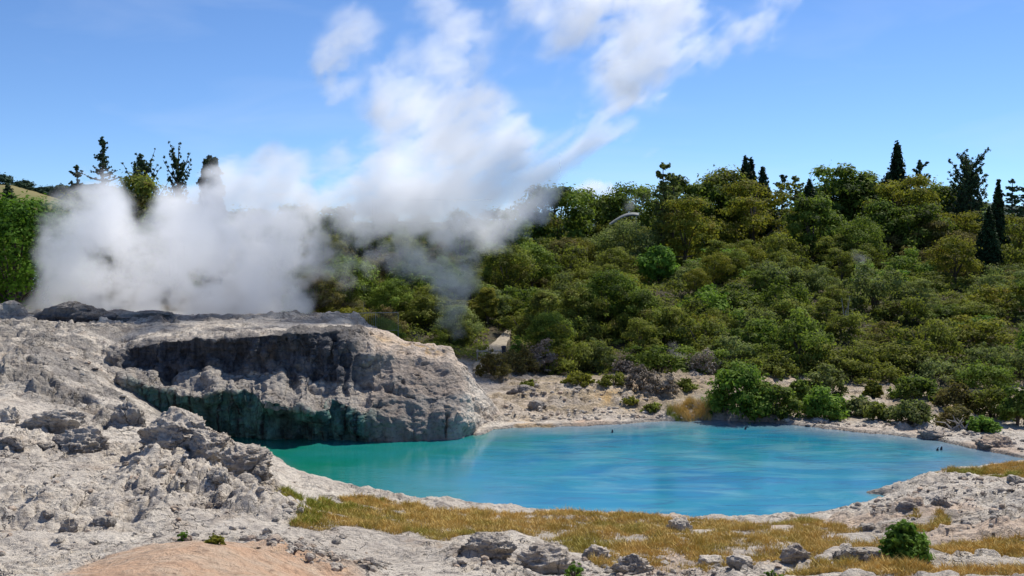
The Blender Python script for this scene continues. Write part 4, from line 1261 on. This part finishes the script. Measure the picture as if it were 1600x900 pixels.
# ------------------------------------------------------------------ bushes on the far bank (near enough to have stems and leaves)
def bush(px, base, w, h, mat, label, leaf_m=.09, n_leaf=4200, name="leafy_bush", cat="bush", group=None, clumps=22, seed=None, Yfix=None):
    if Yfix: Xg, Yg = P(px, 0, Yfix)[0], Yfix; Zg = float(height(Xg, Yg)[0])
    else: Xg, Yg, Zg = ray_ground(px, base)
    s = Yg / F; R = w * s / 2; H = h * s
    sd = seed or int(px * 3 + base)
    rs = np.random.RandomState(sd)
    c = dome_centers(clumps, R * .72, H * .82, rs, .12, .2)
    r = np.minimum(R, H) * (.26 + .18 * rs.rand(clumps))
    ks_ = clumps
    d_ = rs.normal(size=(ks_, 3)); d_[:, 2] = np.abs(d_[:, 2]) + .25; d_ /= np.linalg.norm(d_, axis=1, keepdims=True)
    ext = d_ * np.array([R * .95, R * .95, H * 1.02]) * (.88 + .30 * rs.rand(ks_, 1))
    c = np.vstack([c, ext]); r = np.concatenate([r, min(R, H) * (.07 + .08 * rs.rand(ks_))])
    V, T = crown_arrays(c, r, int(n_leaf * 1.15), leaf_m, rs, shell=.35)
    e = bpy.data.objects.new(name, None); COL.objects.link(e); e.location = (Xg, Yg + R * .5, Zg - .05)
    tag(e, label, cat, group)
    link("foliage", quads_mesh("foliage", V, T, mat), e)
    link("stem", stems(rs, 6, R * .7, H * .8, .03 + .01 * R).mesh("stem", M_BARK), e)
    return e
bush(1160, 655, 112, 78, M_BRIGHT, "large glossy green bush at the pool edge, tallest on the far bank", .085, 6500, clumps=34)
bush(1215, 655, 80, 60, M_GREEN, "darker green bush joined to the right of the glossy bush", .075, 4500)
bush(1252, 636, 44, 48, M_GREEN, "upright green bush behind the shore, right of the glossy bush", .075, 3500)
bush(1295, 625, 70, 55, M_SAGE, "pale sage bush behind the far right shore bushes", .07, 4200)
bush(1292, 656, 78, 42, M_BRIGHT, "bright low bush at the far shore centre right", .075, 4500)
bush(1345, 652, 56, 30, M_SAGE, "small sage bush on the shore right of the bright low bush", .065, 3000)
bush(1378, 656, 44, 24, M_OLIVE, "small round olive bush beside pale shore rock", .06, 2500)
bush(1366, 622, 30, 26, M_YELLOW, "small yellow green bush by the bare tan patch", .06, 2200)
bush(1440, 626, 80, 36, M_GREEN, "rounded green bush right of the bare tan patch", .075, 4000)
bush(1430, 662, 70, 36, M_SAGE, "sage bush with dark underside near the right shore", .065, 3800)
bush(1505, 640, 74, 36, M_BROWN, "dark brown green bush on the right bank", .065, 3800)
bush(1560, 655, 80, 46, M_OLIVE, "olive bush at right bank above the brown ledge", .065, 4000)
bush(1500, 668, 60, 30, M_BROWN, "brownish low bush above the white dead branches", .06, 3000)
bush(1540, 676, 46, 26, M_BRIGHT, "small bright bush at the water's end on the right", .075, 2200)
bush(1596, 665, 50, 60, M_GREEN, "tall green bush cut by the right edge above the ledge", .075, 3500)
bush(1555, 612, 90, 44, M_GREEN, "green bush higher on the right bank", .07, 4000)
bush(1385, 600, 90, 30, M_OLIVE, "low olive bush above the bare tan patch", .065, 3500)
bush(1290, 590, 100, 42, M_OLIVE, "wide olive bush with pale top behind the sage bush", .07, 4500)
bush(1215, 590, 80, 36, M_OLIVE, "olive bush behind the large glossy bush", .07, 3500)
bush(1340, 585, 90, 40, M_OLIVE, "olive mound bush on the lower right slope", .07, 4000)
bush(1480, 600, 90, 34, M_SAGE, "pale spreading bush on the lower right slope", .07, 3500)
bush(1185, 652, 44, 14, M_YELLOW, "low yellow green plant at the foot of the glossy bush", .06, 1500)
bush(932, 582, 66, 44, M_SAGE, "domed pale green bush at the foot of the slope", .06, 4500)
bush(1003, 612, 56, 38, M_GREYTWIG, "grey dry twiggy bush on the far tan bank", .05, 3800, clumps=18)
bush(1042, 616, 44, 30, M_GREYTWIG, "smaller grey twiggy bush right of the larger one", .05, 2600, clumps=14)
bush(960, 604, 60, 18, M_OLIVE, "low olive mat of scrub on the tan bank", .055, 2500)
bush(826, 606, 34, 12, M_OLIVE, "tiny olive scrub patch on the tan bank nearest the terrace", .05, 1500)
bush(985, 632, 34, 12, M_YELLOW, "little yellow olive tuft low on the tan bank left of the reeds", .05, 1500)
bush(1022, 645, 36, 14, M_OLIVE, "little olive tuft at the waterline left of the reeds", .05, 1500)
bush(1072, 612, 40, 18, M_OLIVE, "small olive bush on the tan bank above the reeds", .05, 2000)
bush(905, 602, 56, 18, M_YELLOW, "low yellow olive scrub on the tan bank left", .055, 2500)
bush(870, 580, 44, 34, M_YELLOW, "yellow green bush at the left foot of the slope", .06, 2800)
bush(848, 585, 60, 44, M_GREYTWIG, "grey brown bush with pale twigs right of the path foot", .055, 3800)
bush(812, 585, 60, 40, M_BROWN, "brown bush at the foot of the path", .055, 3500)
bush(770, 590, 60, 36, M_BROWN, "dark brown bush between terrace nose and path foot", .055, 3500)
bush(808, 548, 26, 28, M_BRIGHT, "small bright bush right beside the path post", .06, 1500, Yfix=55)
bush(975, 582, 36, 22, M_GREYTWIG, "pinkish grey dry bush right of the domed pale bush", .05, 1800)
bush(1100, 584, 60, 34, M_GREYTWIG, "bare grey twigs behind the far bank steam", .05, 2600)
bush(1240, 560, 60, 34, M_OLIVE, "olive bush in front of the pale log edge", .065, 2800, Yfix=56)
# near bush and sprigs
bush(1424, 884, 78, 58, M_BRIGHT, "dense bright green bush in the lower right foreground", .040, 6500, name="foreground_bush", clumps=26)
bush(898, 905, 34, 26, M_BRIGHT, "green sprig growing against the largest cracked boulder", .024, 700, name="green_sprig", cat="plant", clumps=8)
bush(285, 846, 18, 20, M_BRIGHT, "small upright green sprig on the pale track at left", .020, 420, name="green_sprig", cat="plant", clumps=7)
bush(333, 850, 34, 16, M_YELLOW, "low yellow green weed beside the upright sprig", .018, 900, name="green_sprig", cat="plant", clumps=9)
bush(1210, 905, 44, 12, M_BRIGHT, "flat green weed at the bottom edge in the grass", .022, 600, name="green_sprig", cat="plant", clumps=8)

# white dead branches on right bank, dead snags on slope
def snag(px, base, w, h, label, n=5, Yfix=None):
    if Yfix: X, Y = P(px, 0, Yfix)[0], Yfix; Z = float(height(X, Y)[0])
    else: X, Y, Z = ray_ground(px, base)
    s = Y / F; rs = np.random.RandomState(int(px)); mb = MB()
    for k in range(n):
        a = rs.uniform(-1, 1); L = w * s * (.3 + .4 * rs.rand())
        x0 = rs.uniform(-.3, .3) * w * s
        mb.tube([(x0, 0, -.05), (x0 + a * L * .4, .1 * rs.normal(), h * s * (.3 + .3 * rs.rand())), (x0 + a * L, .2 * rs.normal(), h * s * (.6 + .5 * rs.rand()))], [.035, .025, .01], 5)
    return tag(link("dead_branches", mb.mesh("dead_branches", M_PALEBARK), None, (X, Y, Z)), label, "dead branches")
snag(1500, 672, 60, 18, "bleached dead branches on the right bank", 9)
snag(1330, 500, 30, 40, "bare pale snag on the slope under the great spire", 6, 62)
snag(1163, 505, 20, 14, "small white dead stick in the scrub above the far bank", 4, 60)

# pale log edge across the slope foot
mb = MB(); a_, b_ = P(1190, 530, 60), P(1345, 530, 60)
mb.tube([a_, P(1240, 530, 60), P(1300, 529, 60), b_], [.05, .06, .06, .05], 7)
for px in (1200, 1250, 1300, 1340): q = P(px, 530, 60.1); mb.tube([(q[0], q[1], q[2]), (q[0], q[1], q[2] - 1.3)], .05, 6)
tag(link("path_rail", mb.mesh("path_rail", M_TIMBER)), "long pale timber rail along the foot of the scrub slope", "rail")

# ------------------------------------------------------------------ footpath, handrail, post, metal fence, canopy
pv = []
PT = [(752, 580, 30), (760, 566, 30), (770, 552, 30), (780, 540, 24), (788, 530, 17), (794, 521, 9), (798, 515, 5)]
tt = np.linspace(0, 1, 26); ks = np.linspace(0, 1, len(PT))
for t_ in tt:
    px, py, w = [np.interp(t_, ks, [p_[i] for p_ in PT]) for i in range(3)]
    gx, gy, gz = ray_ground(px, py, 47, 80)
    hw = w / 2 * gy / F * (1 + .25 * (rs.rand() - .5))
    for s_ in (-1, 1):
        pv.append((gx + s_ * hw, gy, float(height(gx + s_ * hw, gy)[0])))
pv = np.array(pv)
for i_ in (0, 1): pv[i_::2, 2] = np.convolve(np.pad(pv[i_::2, 2], 2, mode='edge'), np.ones(5) / 5, 'valid') + .10
top_ = pv; bot = pv - np.array([0, 0, .8])
mb = MB(); nP = len(pv) // 2
mb.add(top_, [[2 * k, 2 * k + 1, 2 * k + 3, 2 * k + 2] for k in range(nP - 1)])
mb.add(np.vstack([top_, bot]), [[2 * k, 2 * k + 2, 2 * nP + 2 * k + 2, 2 * nP + 2 * k] for k in range(nP - 1)] + [[2 * k + 1, 2 * nP + 2 * k + 1, 2 * nP + 2 * k + 3, 2 * k + 3] for k in range(nP - 1)] + [[0, 2 * nP, 2 * nP + 1, 1]])
tag(link("footpath", mb.mesh("footpath", M_PATH, False)), kind="structure")

hr = bpy.data.objects.new("handrail", None); COL.objects.link(hr)
q0 = np.array(P(745, 560, 52.0)); hr.location = tuple(q0)
tag(hr, "low timber handrail crossing the foot of the footpath", "handrail")
for py in (549, 560):
    mb = MB(); mb.tube([np.array(P(744, py, 52)) - q0, np.array(P(788, py - .5, 52.4)) - q0], .04, 6); link("rail", mb.mesh("rail", M_TIMBER), hr)
for px in (746, 766):
    q = np.array(P(px, 546, 52.1)) - q0; mb = MB(); mb.tube([q, q - [0, 0, 1.1]], .05, 6); link("post", mb.mesh("post", M_TIMBER), hr)
q = np.array(P(787, 540, 52.4)); mb = MB()
mb.tube([(0, 0, -1.1), (0, 0, -.12)], .11, 10); mb.tube([(0, 0, -.12), (0, 0, -.02), (0, 0, 0)], [.13, .13, .06], 10)
tag(link("path_post", mb.mesh("path_post", M_DARKPOST), None, tuple(q)), "short dark post with domed cap at the end of the handrail", "post")

fe = bpy.data.objects.new("metal_fence", None); COL.objects.link(fe)
A, B = np.array(P(478, 491, 50.5)), np.array(P(622, 488, 52.5))
fe.location = tuple(A); tag(fe, "thin metal railing fence behind the crest of the terrace", "fence")
mb = MB(); mb.tube([A - A, B - A], .018, 6); link("top_rail", mb.mesh("top_rail", M_METAL), fe)
mb = MB(); mb.tube([A - A - [0, 0, .95], B - A - [0, 0, .95]], .012, 6); link("bottom_rail", mb.mesh("bottom_rail", M_METAL), fe)
mb = MB()
for k in range(1, 44):
    p_ = (B - A) * k / 44; mb.tube([p_, p_ - [0, 0, .95]], .005, 4)
link("balusters", mb.mesh("balusters", M_METAL), fe)
for k in range(5):
    p_ = (B - A) * k / 4; mb = MB(); mb.tube([p_, p_ - [0, 0, 2.2]], .018, 6); link("post", mb.mesh("post", M_METAL), fe)

# curved canopy on the ridge
cp = bpy.data.objects.new("curved_canopy", None); COL.objects.link(cp)
c0 = np.array(P(975, 345, 93)); cp.location = tuple(c0); tag(cp, "pale grey curved canopy roof showing among ridge trees", "canopy")
Vv = []; nA = 14
for j in (0, 1):
    for k in range(nA):
        t = k / (nA - 1); px = 952 + 46 * t; py = 352 - 17 * math.sin(math.pi * (t * .62)) - 0 * t
        q = np.array(P(px, py, 93 + j * 3.0)) - c0; q[2] += j * .2
        Vv.append(q)
Vv = np.array(Vv); mb = MB()
Vb = np.vstack([Vv, Vv - [0, 0, .12]]); m2 = 2 * nA
Q = []
for k in range(nA - 1):
    Q += [[k, k + 1, nA + k + 1, nA + k], [m2 + k, m2 + nA + k, m2 + nA + k + 1, m2 + k + 1], [k, m2 + k, m2 + k + 1, k + 1], [nA + k, nA + k + 1, m2 + nA + k + 1, m2 + nA + k]]
mb.add(Vb, Q); link("roof", mb.mesh("roof", M_ROOF), cp)
for k in (3, 12):
    q = Vv[k]; mb = MB(); mb.tube([q, q - [0, 0, 1.6]], .05, 6); link("post", mb.mesh("post", M_METAL), cp)

# small dark stumps and a white bird-sized stone in the water
for px, py, lab in ((962 - 6, 676, "tiny dark stump in the far shallows left of centre"), (1164, 671, "tiny dark stump in the far shallows below the glossy bush"),
                    (1464, 704, "left of two dark stumps near the right shore"), (1470, 703, "right of two dark stumps near the right shore")):
    q = G(px, py); rs = np.random.RandomState(px); mb = MB()
    mb.tube([(0, 0, -.2), (.02, 0, .05), (.05 * rs.normal(), .02, .12)], [.05, .04, .02], 6)
    tag(link("stump", mb.mesh("stump", M_DARKPOST), None, (q[0], q[1], 0)), lab, "stump")

# ------------------------------------------------------------------ far hills
def far_hill(name, ridge, Y0, depth, mat, label=None):
    V = []; pxs = [r[0] for r in ridge]; pys = [r[1] for r in ridge]
    px = np.arange(pxs[0], pxs[-1], 3.0); py = np.interp(px, pxs, pys)
    Yr = Y0 + depth
    nr_ = 24; vs = []
    for k in range(nr_ + 8):
        t = k / nr_
        for a_, b_ in zip(px, py):
            top = P(a_, b_, Yr)
            if t <= 1: Y = Y0 + depth * t; z = 2 + (top[2] - 2) * math.sin(t * math.pi / 2)
            else: Y = Yr + depth * (t - 1) * 2; z = top[2] - (top[2] - 2) * min(1, (t - 1) * 2.6) ** 1.5
            vs.append((top[0] / Yr * Y, Y, z))
    vs = np.array(vs)
    vs[:, 2] += (fbm(vs[:, 0] * .03, vs[:, 1] * .03, 0, 3, 5) - .5) * 5 * np.clip((vs[:, 1] - Y0) / depth, 0, 1)
    me = np_mesh(name, vs, grid_faces(nr_ + 8, len(px)), mat)
    return tag(link(name, me), kind="structure")
def hill_material():
    m, t = new_mat("pasture_hill"); n = N(t)
    geo = n.node("ShaderNodeNewGeometry").outputs["Position"]
    c = n.mix(n.rng(n.noise(geo, .03, 5), .4, .6), (.20, .17, .07), (.13, .14, .05))
    n.principled(c, .95); return m
far_hill("hill", [(-700, 300), (-300, 290), (-60, 291), (20, 292), (60, 303), (110, 318), (160, 340), (260, 380)], 190, 80, hill_material())
def dark_hill():
    m, t = new_mat("wooded_hill"); n = N(t)
    geo = n.node("ShaderNodeNewGeometry").outputs["Position"]
    c = n.mix(n.rng(n.noise(geo, .08, 5), .4, .6), (.015, .035, .03), (.03, .055, .04))  # slight distance haze put into the blue-green colour
    n.principled(c, .95); return m
far_hill("mountain", [(-700, 300), (-200, 282), (0, 292), (40, 296), (90, 297), (150, 288), (220, 300), (330, 330), (500, 350), (900, 345), (1480, 322), (1530, 318), (1700, 330), (2300, 330)], 500, 260, dark_hill())
cr0, tr0 = proto("broad", 91, M_FARTREE, width=1.2, bare=.0, n_leaf=3500, leaf=.05)
for k, (px, py, h, w) in enumerate(((-30, 292, 10, 1), (6, 296, 11, 1), (36, 297, 9, 1.2), (62, 303, 8, 1), (80, 302, 8, 1.2), (100, 304, 9, 1.2), (120, 302, 9, 1.3))):
    q = P(px, py, 262)
    e = bpy.data.objects.new("hilltop_tree", None); COL.objects.link(e)
    e.location = (q[0], q[1], q[2] - 3.5); e.scale = (h * .62 * w, h * .62 * w, h * .62); e.rotation_euler.z = k * 1.3
    tag(e, "round dark trees along the crest of the far pasture hill", "tree", "trees on the far pasture hill")
    link("crown", cr0, e); link("trunk", tr0, e)

# ------------------------------------------------------------------ steam: density computed per voxel, turned into a fog volume
def steam_material(name, dens, color=(.992, .993, .996), aniso=.40):
    m, t = new_mat(name); n = N(t)
    v = n.node("ShaderNodeVolumePrincipled"); v.inputs["Color"].default_value = (*color, 1)
    v.inputs["Density"].default_value = dens; v.inputs["Anisotropy"].default_value = aniso
    v.inputs["Density Attribute"].default_value = "density"
    o = n.node("ShaderNodeOutputMaterial"); n.L(v.outputs[0], o.inputs["Volume"])
    m.cycles.volume_interpolation = 'LINEAR' if hasattr(m.cycles, "volume_interpolation") else None
    return m

def fog_object(name, lo, hi, vox, dens_fn, mat, label, cat):
    lo = np.array(lo, float); hi = np.array(hi, float)
    res = np.maximum(2, np.round((hi - lo) / vox).astype(int) + 1)
    hi = lo + (res - 1) * vox
    ax = [lo[i] + np.arange(res[i]) * vox for i in range(3)]
    XX, YY, ZZ = np.meshgrid(*ax, indexing='ij')
    D = np.clip(dens_fn(XX.ravel(), YY.ravel(), ZZ.ravel()), 0, None).astype(np.float32)
    me = bpy.data.meshes.new(name)
    n = len(D)
    me.vertices.add(n)
    me.vertices.foreach_set("co", np.stack([XX.ravel(), YY.ravel(), ZZ.ravel()], 1).astype(np.float32).ravel())
    a = me.attributes.new("fog", 'FLOAT', 'POINT'); a.data.foreach_set("value", D)
    me.update()
    me.materials.append(mat)
    o = link(name, me)
    g = bpy.data.node_groups.new(name + "_nodes", 'GeometryNodeTree')
    g.interface.new_socket("Geometry", in_out='INPUT', socket_type='NodeSocketGeometry')
    g.interface.new_socket("Geometry", in_out='OUTPUT', socket_type='NodeSocketGeometry')
    nn = g.nodes; L = g.links.new
    gi = nn.new("NodeGroupInput"); go = nn.new("NodeGroupOutput")
    pos = nn.new("GeometryNodeInputPosition"); sub = nn.new("ShaderNodeVectorMath"); sub.operation = 'SUBTRACT'
    sub.inputs[1].default_value = tuple(lo); L(pos.outputs[0], sub.inputs[0])
    dv = nn.new("ShaderNodeVectorMath"); dv.operation = 'SCALE'; dv.inputs[3].default_value = 1.0 / vox; L(sub.outputs[0], dv.inputs[0])
    sx = nn.new("ShaderNodeSeparateXYZ"); L(dv.outputs[0], sx.inputs[0])
    idx = None
    for i, mul in enumerate((int(res[1] * res[2]), int(res[2]), 1)):
        r_ = nn.new("ShaderNodeMath"); r_.operation = 'ROUND'; L(sx.outputs[i], r_.inputs[0])
        fi = nn.new("FunctionNodeFloatToInt"); L(r_.outputs[0], fi.inputs[0])
        im = nn.new("FunctionNodeIntegerMath"); im.operation = 'MULTIPLY'; L(fi.outputs[0], im.inputs[0]); im.inputs[1].default_value = mul
        if idx is None: idx = im.outputs[0]
        else:
            ad = nn.new("FunctionNodeIntegerMath"); ad.operation = 'ADD'; L(idx, ad.inputs[0]); L(im.outputs[0], ad.inputs[1]); idx = ad.outputs[0]
    at = nn.new("GeometryNodeInputNamedAttribute"); at.data_type = 'FLOAT'; at.inputs["Name"].default_value = "fog"
    si = nn.new("GeometryNodeSampleIndex"); si.data_type = 'FLOAT'; si.domain = 'POINT'; si.clamp = True
    L(gi.outputs[0], si.inputs["Geometry"]); L(at.outputs[0], si.inputs["Value"]); L(idx, si.inputs["Index"])
    vc = nn.new("GeometryNodeVolumeCube")
    L(si.outputs[0], vc.inputs["Density"])
    vc.inputs["Background"].default_value = 0.0
    vc.inputs["Min"].default_value = tuple(lo); vc.inputs["Max"].default_value = tuple(hi)
    for i, k in enumerate(("Resolution X", "Resolution Y", "Resolution Z")): vc.inputs[k].default_value = int(res[i])
    sm = nn.new("GeometryNodeSetMaterial"); sm.inputs["Material"].default_value = mat
    L(vc.outputs[0], sm.inputs["Geometry"]); L(sm.outputs[0], go.inputs[0])
    md = o.modifiers.new("fog", 'NODES'); md.node_group = g
    return tag(o, label, cat, kind="stuff")

def puff_density(puffs, erosion, gain, nscale=.55, seed=0, aspect_y=1.0, thr=.24, stretch=0.0):
    Pw = []
    for (px, py, r, s, Y) in puffs:
        q = P(px, py, Y); Pw.append((q[0], q[1], q[2], r * Y / F, s))
    def fn(x, y, z):
        n = len(x); out = np.zeros(n, np.float32)
        wx = (fbm(x * .45, y * .45, z * .45, 3, 201 + seed) - .5) * 1.7
        wz = (fbm(x * .45, y * .45, z * .45, 3, 211 + seed) - .5) * 1.7
        wy = (fbm(x * .45, y * .45, z * .45, 2, 221 + seed) - .5) * 2.0
        a, b, c = x + wx, y + wy, z + wz
        b_ = np.zeros(n)
        for (X, Y, Z, R, s) in Pw:
            m = (np.abs(a - X) < R * 2) & (np.abs(c - Z) < R * 2)
            if not m.any(): continue
            d2 = ((a[m] - X) ** 2 + (c[m] - Z) ** 2) / R ** 2 + ((b[m] - Y) / (R * aspect_y)) ** 2
            b_[m] = b_[m] + s * np.exp(-d2 * 1.25)
        act = b_ > .03
        f = np.zeros(n); g = np.zeros(n); h = np.zeros(n); out = np.zeros(n)
        X_, Y_, Z_ = x[act], y[act], z[act]
        # noise stretched along the drift (up and to the right) with height, billowy near the vents
        al = (X_ * .78 + Z_ * .62); cr = (-X_ * .62 + Z_ * .78)
        k = sstep(9, 15, Z_) * stretch
        al2 = al * (1 - .38 * k); cr2 = cr * (1 + .20 * k)
        q = nscale
        sx_ = (fbm(al2 * q * 2, cr2 * q * 2, Y_ * q * 2, 2, 261 + seed) - .5) * 1.2
        f = fbm(al2 * q * 1.3 + sx_ + 9, cr2 * q * 1.3 - sx_, Y_ * q * 1.3, 6, 231 + seed, .60) - .5
        g = 1 - np.abs(2 * fbm(al2 * q * 1.2 + sx_, cr2 * q * 1.2, Y_ * q * 1.2, 4, 251 + seed, .55) - 1) * 2.4
        bb = np.minimum(b_[act], 1.05)
        fe = f * 2.6 - (g - .45) * .55
        d = bb * (1 + erosion * (1.42 - .12 * k) * fe) - thr
        soft = .22 + .42 * k
        amp = np.clip(bb, .10, 1) * (.74 - .20 * k) * (.45 + 1.7 * np.clip(f + .25, 0, .6))
        out[act] = sstep(0, 1, d / soft) * amp * gain
        return out
    return fn

PU = [(75, 470, 24, 1), (100, 440, 36, 1), (108, 400, 38, 1.1), (118, 360, 40, 1.1), (138, 322, 36, 1), (150, 292, 24, .8), (180, 330, 24, .9), (160, 380, 40, 1.1),
      (150, 430, 50, 1.2), (200, 425, 45, 1.1), (195, 470, 45, 1), (245, 455, 45, 1), (255, 405, 34, 1), (292, 370, 42, 1.1), (272, 330, 26, 1), (258, 300, 18, .9),
      (320, 330, 48, 1.1), (300, 430, 60, 1.1), (345, 298, 32, 1), (360, 370, 58, 1.1), (370, 440, 60, 1), (400, 300, 36, 1), (430, 250, 30, .9), (375, 250, 16, .7),
      (430, 340, 55, 1), (430, 420, 52, .9), (440, 470, 36, .6), (478, 270, 36, .8), (480, 340, 48, .85), (488, 400, 30, .6), (535, 300, 45, .8), (520, 235, 26, .5),
      (560, 345, 40, .45), (600, 240, 46, 1), (640, 280, 50, 1), (618, 180, 46, 1), (592, 145, 28, .9), (650, 150, 46, 1), (700, 140, 50, 1), (700, 200, 52, 1),
      (690, 92, 26, .8), (740, 185, 38, .9), (760, 232, 46, 1), (700, 270, 54, 1), (720, 320, 50, .5), (800, 250, 45, 1), (815, 290, 36, .5), (860, 240, 34, .85),
      (905, 222, 32, .85), (940, 205, 28, .8), (965, 190, 22, .8), (945, 186, 28, .9), (962, 168, 30, .95), (978, 152, 30, .95), (992, 134, 30, .95), (925, 200, 28, .9), (870, 270, 26, .5), (780, 215, 36, .9), (500, 100, 30, .9), (535, 78, 42, 1), (570, 70, 32, .9), (530, 125, 32, .9), (558, 45, 24, .8), (512, 155, 12, .6),
      (650, 20, 32, .42), (700, 15, 36, .36), (760, 20, 46, .45), (820, 15, 50, .5), (880, 15, 48, .55), (935, 15, 50, .75), (1000, 15, 52, .8), (1050, 5, 40, .6),
      (955, 75, 32, .45), (1000, 85, 42, .8), (1000, 130, 32, .7), (985, 178, 24, .65), (955, 178, 20, .45), (1050, 85, 26, .42), (1100, 85, 22, .45), (1130, 72, 12, .5),
      (1150, 40, 36, .36), (1205, 18, 42, .32), (740, 60, 36, .32), (620, 60, 26, .25), (840, 150, 36, .25),
      (700, 385, 46, .38), (718, 440, 32, .34), (650, 400, 40, .28), (755, 350, 42, .42), (800, 340, 38, .36), (600, 400, 36, .24), (700, 480, 26, .27), (645, 520, 20, .25),
      (712, 520, 16, .25), (475, 478, 32, .32), (600, 320, 50, .45), (655, 340, 46, .45), (868, 315, 26, .30), (840, 320, 26, .3), (1012, 245, 22, .25), (1035, 205, 20, .25),
      (900, 150, 36, .3), (870, 90, 40, .3), (780, 110, 34, .3), (600, 90, 26, .3), (1180, 60, 26, .35), (1240, 0, 34, .35), (1080, 40, 40, .45), (1020, 150, 22, .3), (930, 130, 30, .35), (700, 40, 34, .35), (760, 140, 34, .45), (350, 484, 36, .7), (450, 494, 26, .4), (250, 484, 34, .7), (38, 482, 20, .5), (20, 490, 14, .4), (545, 440, 34, .28), (560, 480, 24, .25), (990, 322, 16, .34), (1000, 300, 14, .27)]
rsp = np.random.RandomState(3)
PUFFS = []
for (px, py, r, s) in PU:
    t_ = min(1, max(0, (px - 380) / 200))
    Y = (1 - t_) * (52.2 - 2.4 * (480 - py) / 200) + t_ * (58.0 - 5.0 * (360 - py) / 360) + rsp.uniform(-.6, .6)
    if px > 560 and py > 370: Y = 54.0 - (py - 370) / 75
    Y = max(Y, 48.2)
    if px > 740: Y += 11 * min(1, (px - 740) / 150) * min(1, max(0, (182 - py) / 50))
    PUFFS.append((px, py, r * (1.18 if s > .7 else 1.35), s * (1 if s > .7 else 1.15), Y))
lo = (P(-10, 500, 50)[0] - 1, 45.0, 2.6); hi = (P(1290, 0, 66)[0] + 1, 69.5, P(0, -12, 66)[2])
fog_object("steam_plume", lo, hi, .155, puff_density(PUFFS, .95, 1.0, aspect_y=.75, stretch=1.0), steam_material("steam", 1.25), "white billowing steam rising from the geysers and drifting right", "steam")

# small wisps: over the far bank, on the hillside
WISPS = [
    ("steam_wisp", [(1065, 565, 14, .8, 53), (1062, 545, 12, .7, 53.2), (1072, 585, 14, .6, 53), (1058, 528, 10, .5, 53.5)], "faint steam wisp rising at the foot of the slope"),
    ("steam_wisp", [(1088, 640, 12, .8, 43), (1080, 625, 9, .7, 43.3), (1095, 610, 9, .6, 43.6), (1048, 648, 10, .7, 43), (1036, 655, 10, .6, 42.6)], "faint steam wisp beside the reeds"),
    ("steam_wisp", [(1135, 645, 12, .8, 42), (1142, 632, 10, .7, 42.2), (1128, 655, 10, .7, 42)], "steam wisp in front of the large glossy bush"),
    ("steam_wisp", [(1350, 410, 13, .6, 70), (1362, 430, 12, .6, 70), (1340, 395, 9, .5, 70)], "faint steam wisp high on the scrub slope"),
]
mw = steam_material("thin_steam", .5)
for k, (nm, pf, lab) in enumerate(WISPS):
    pw = [P(a, b, e) for a, b, c, d, e in pf]; R = max(c * e / F for a, b, c, d, e in pf) * 2.2
    pw = np.array(pw)
    fog_object(nm, pw.min(0) - R, pw.max(0) + R, .13 if k < 3 else .2, puff_density([(a, b, c * 1.3, d, e) for a, b, c, d, e in pf], .8, 1.0, 1.3, 40 + k), mw, lab, "steam")
# small cumulus low behind the ridge
cl = [(905, 306, 14, 1, 900), (925, 300, 16, 1, 900), (945, 296, 12, 1, 900), (960, 305, 14, .8, 900), (925, 315, 22, 1, 900), (950, 318, 18, .8, 900), (900, 320, 14, .8, 900)]
pw = np.array([P(a, b, e) for a, b, c, d, e in cl])
def cloud_fn(x, y, z):
    f = puff_density([(a, b, c * 1.1, d, e) for a, b, c, d, e in cl], .9, 1.0, .05, 60)
    return f(x, y, z)
fog_object("cloud", pw.min(0) - 18, pw.max(0) + 18, 1.6, cloud_fn, steam_material("cloud", .12), "small white cloud low in the sky behind the ridge trees", "cloud")

# droplets thrown up by the geyser
rs = np.random.RandomState(9); mb = MB()
oct_v = np.array([[1, 0, 0], [-1, 0, 0], [0, 1, 0], [0, -1, 0], [0, 0, 1], [0, 0, -1]], float)
oct_f = [[0, 2, 4], [2, 1, 4], [1, 3, 4], [3, 0, 4], [2, 0, 5], [1, 2, 5], [3, 1, 5], [0, 3, 5]]
for k in range(170):
    t = rs.rand() ** .8
    q = np.array(P(80 - 22 * t + rs.normal() * 5, 480 - 65 * t * rs.rand() ** .5 + rs.normal() * 6, 48 + rs.rand() * 2))
    mb.add(oct_v * (.010 + .018 * rs.rand()) + q, oct_f)
tag(link("water_spray", mb.mesh("water_spray", M_DROP)), "tiny droplets thrown up beside the left steam column", "water spray", kind="stuff")
print("BUILD DONE shrubs", cnt)
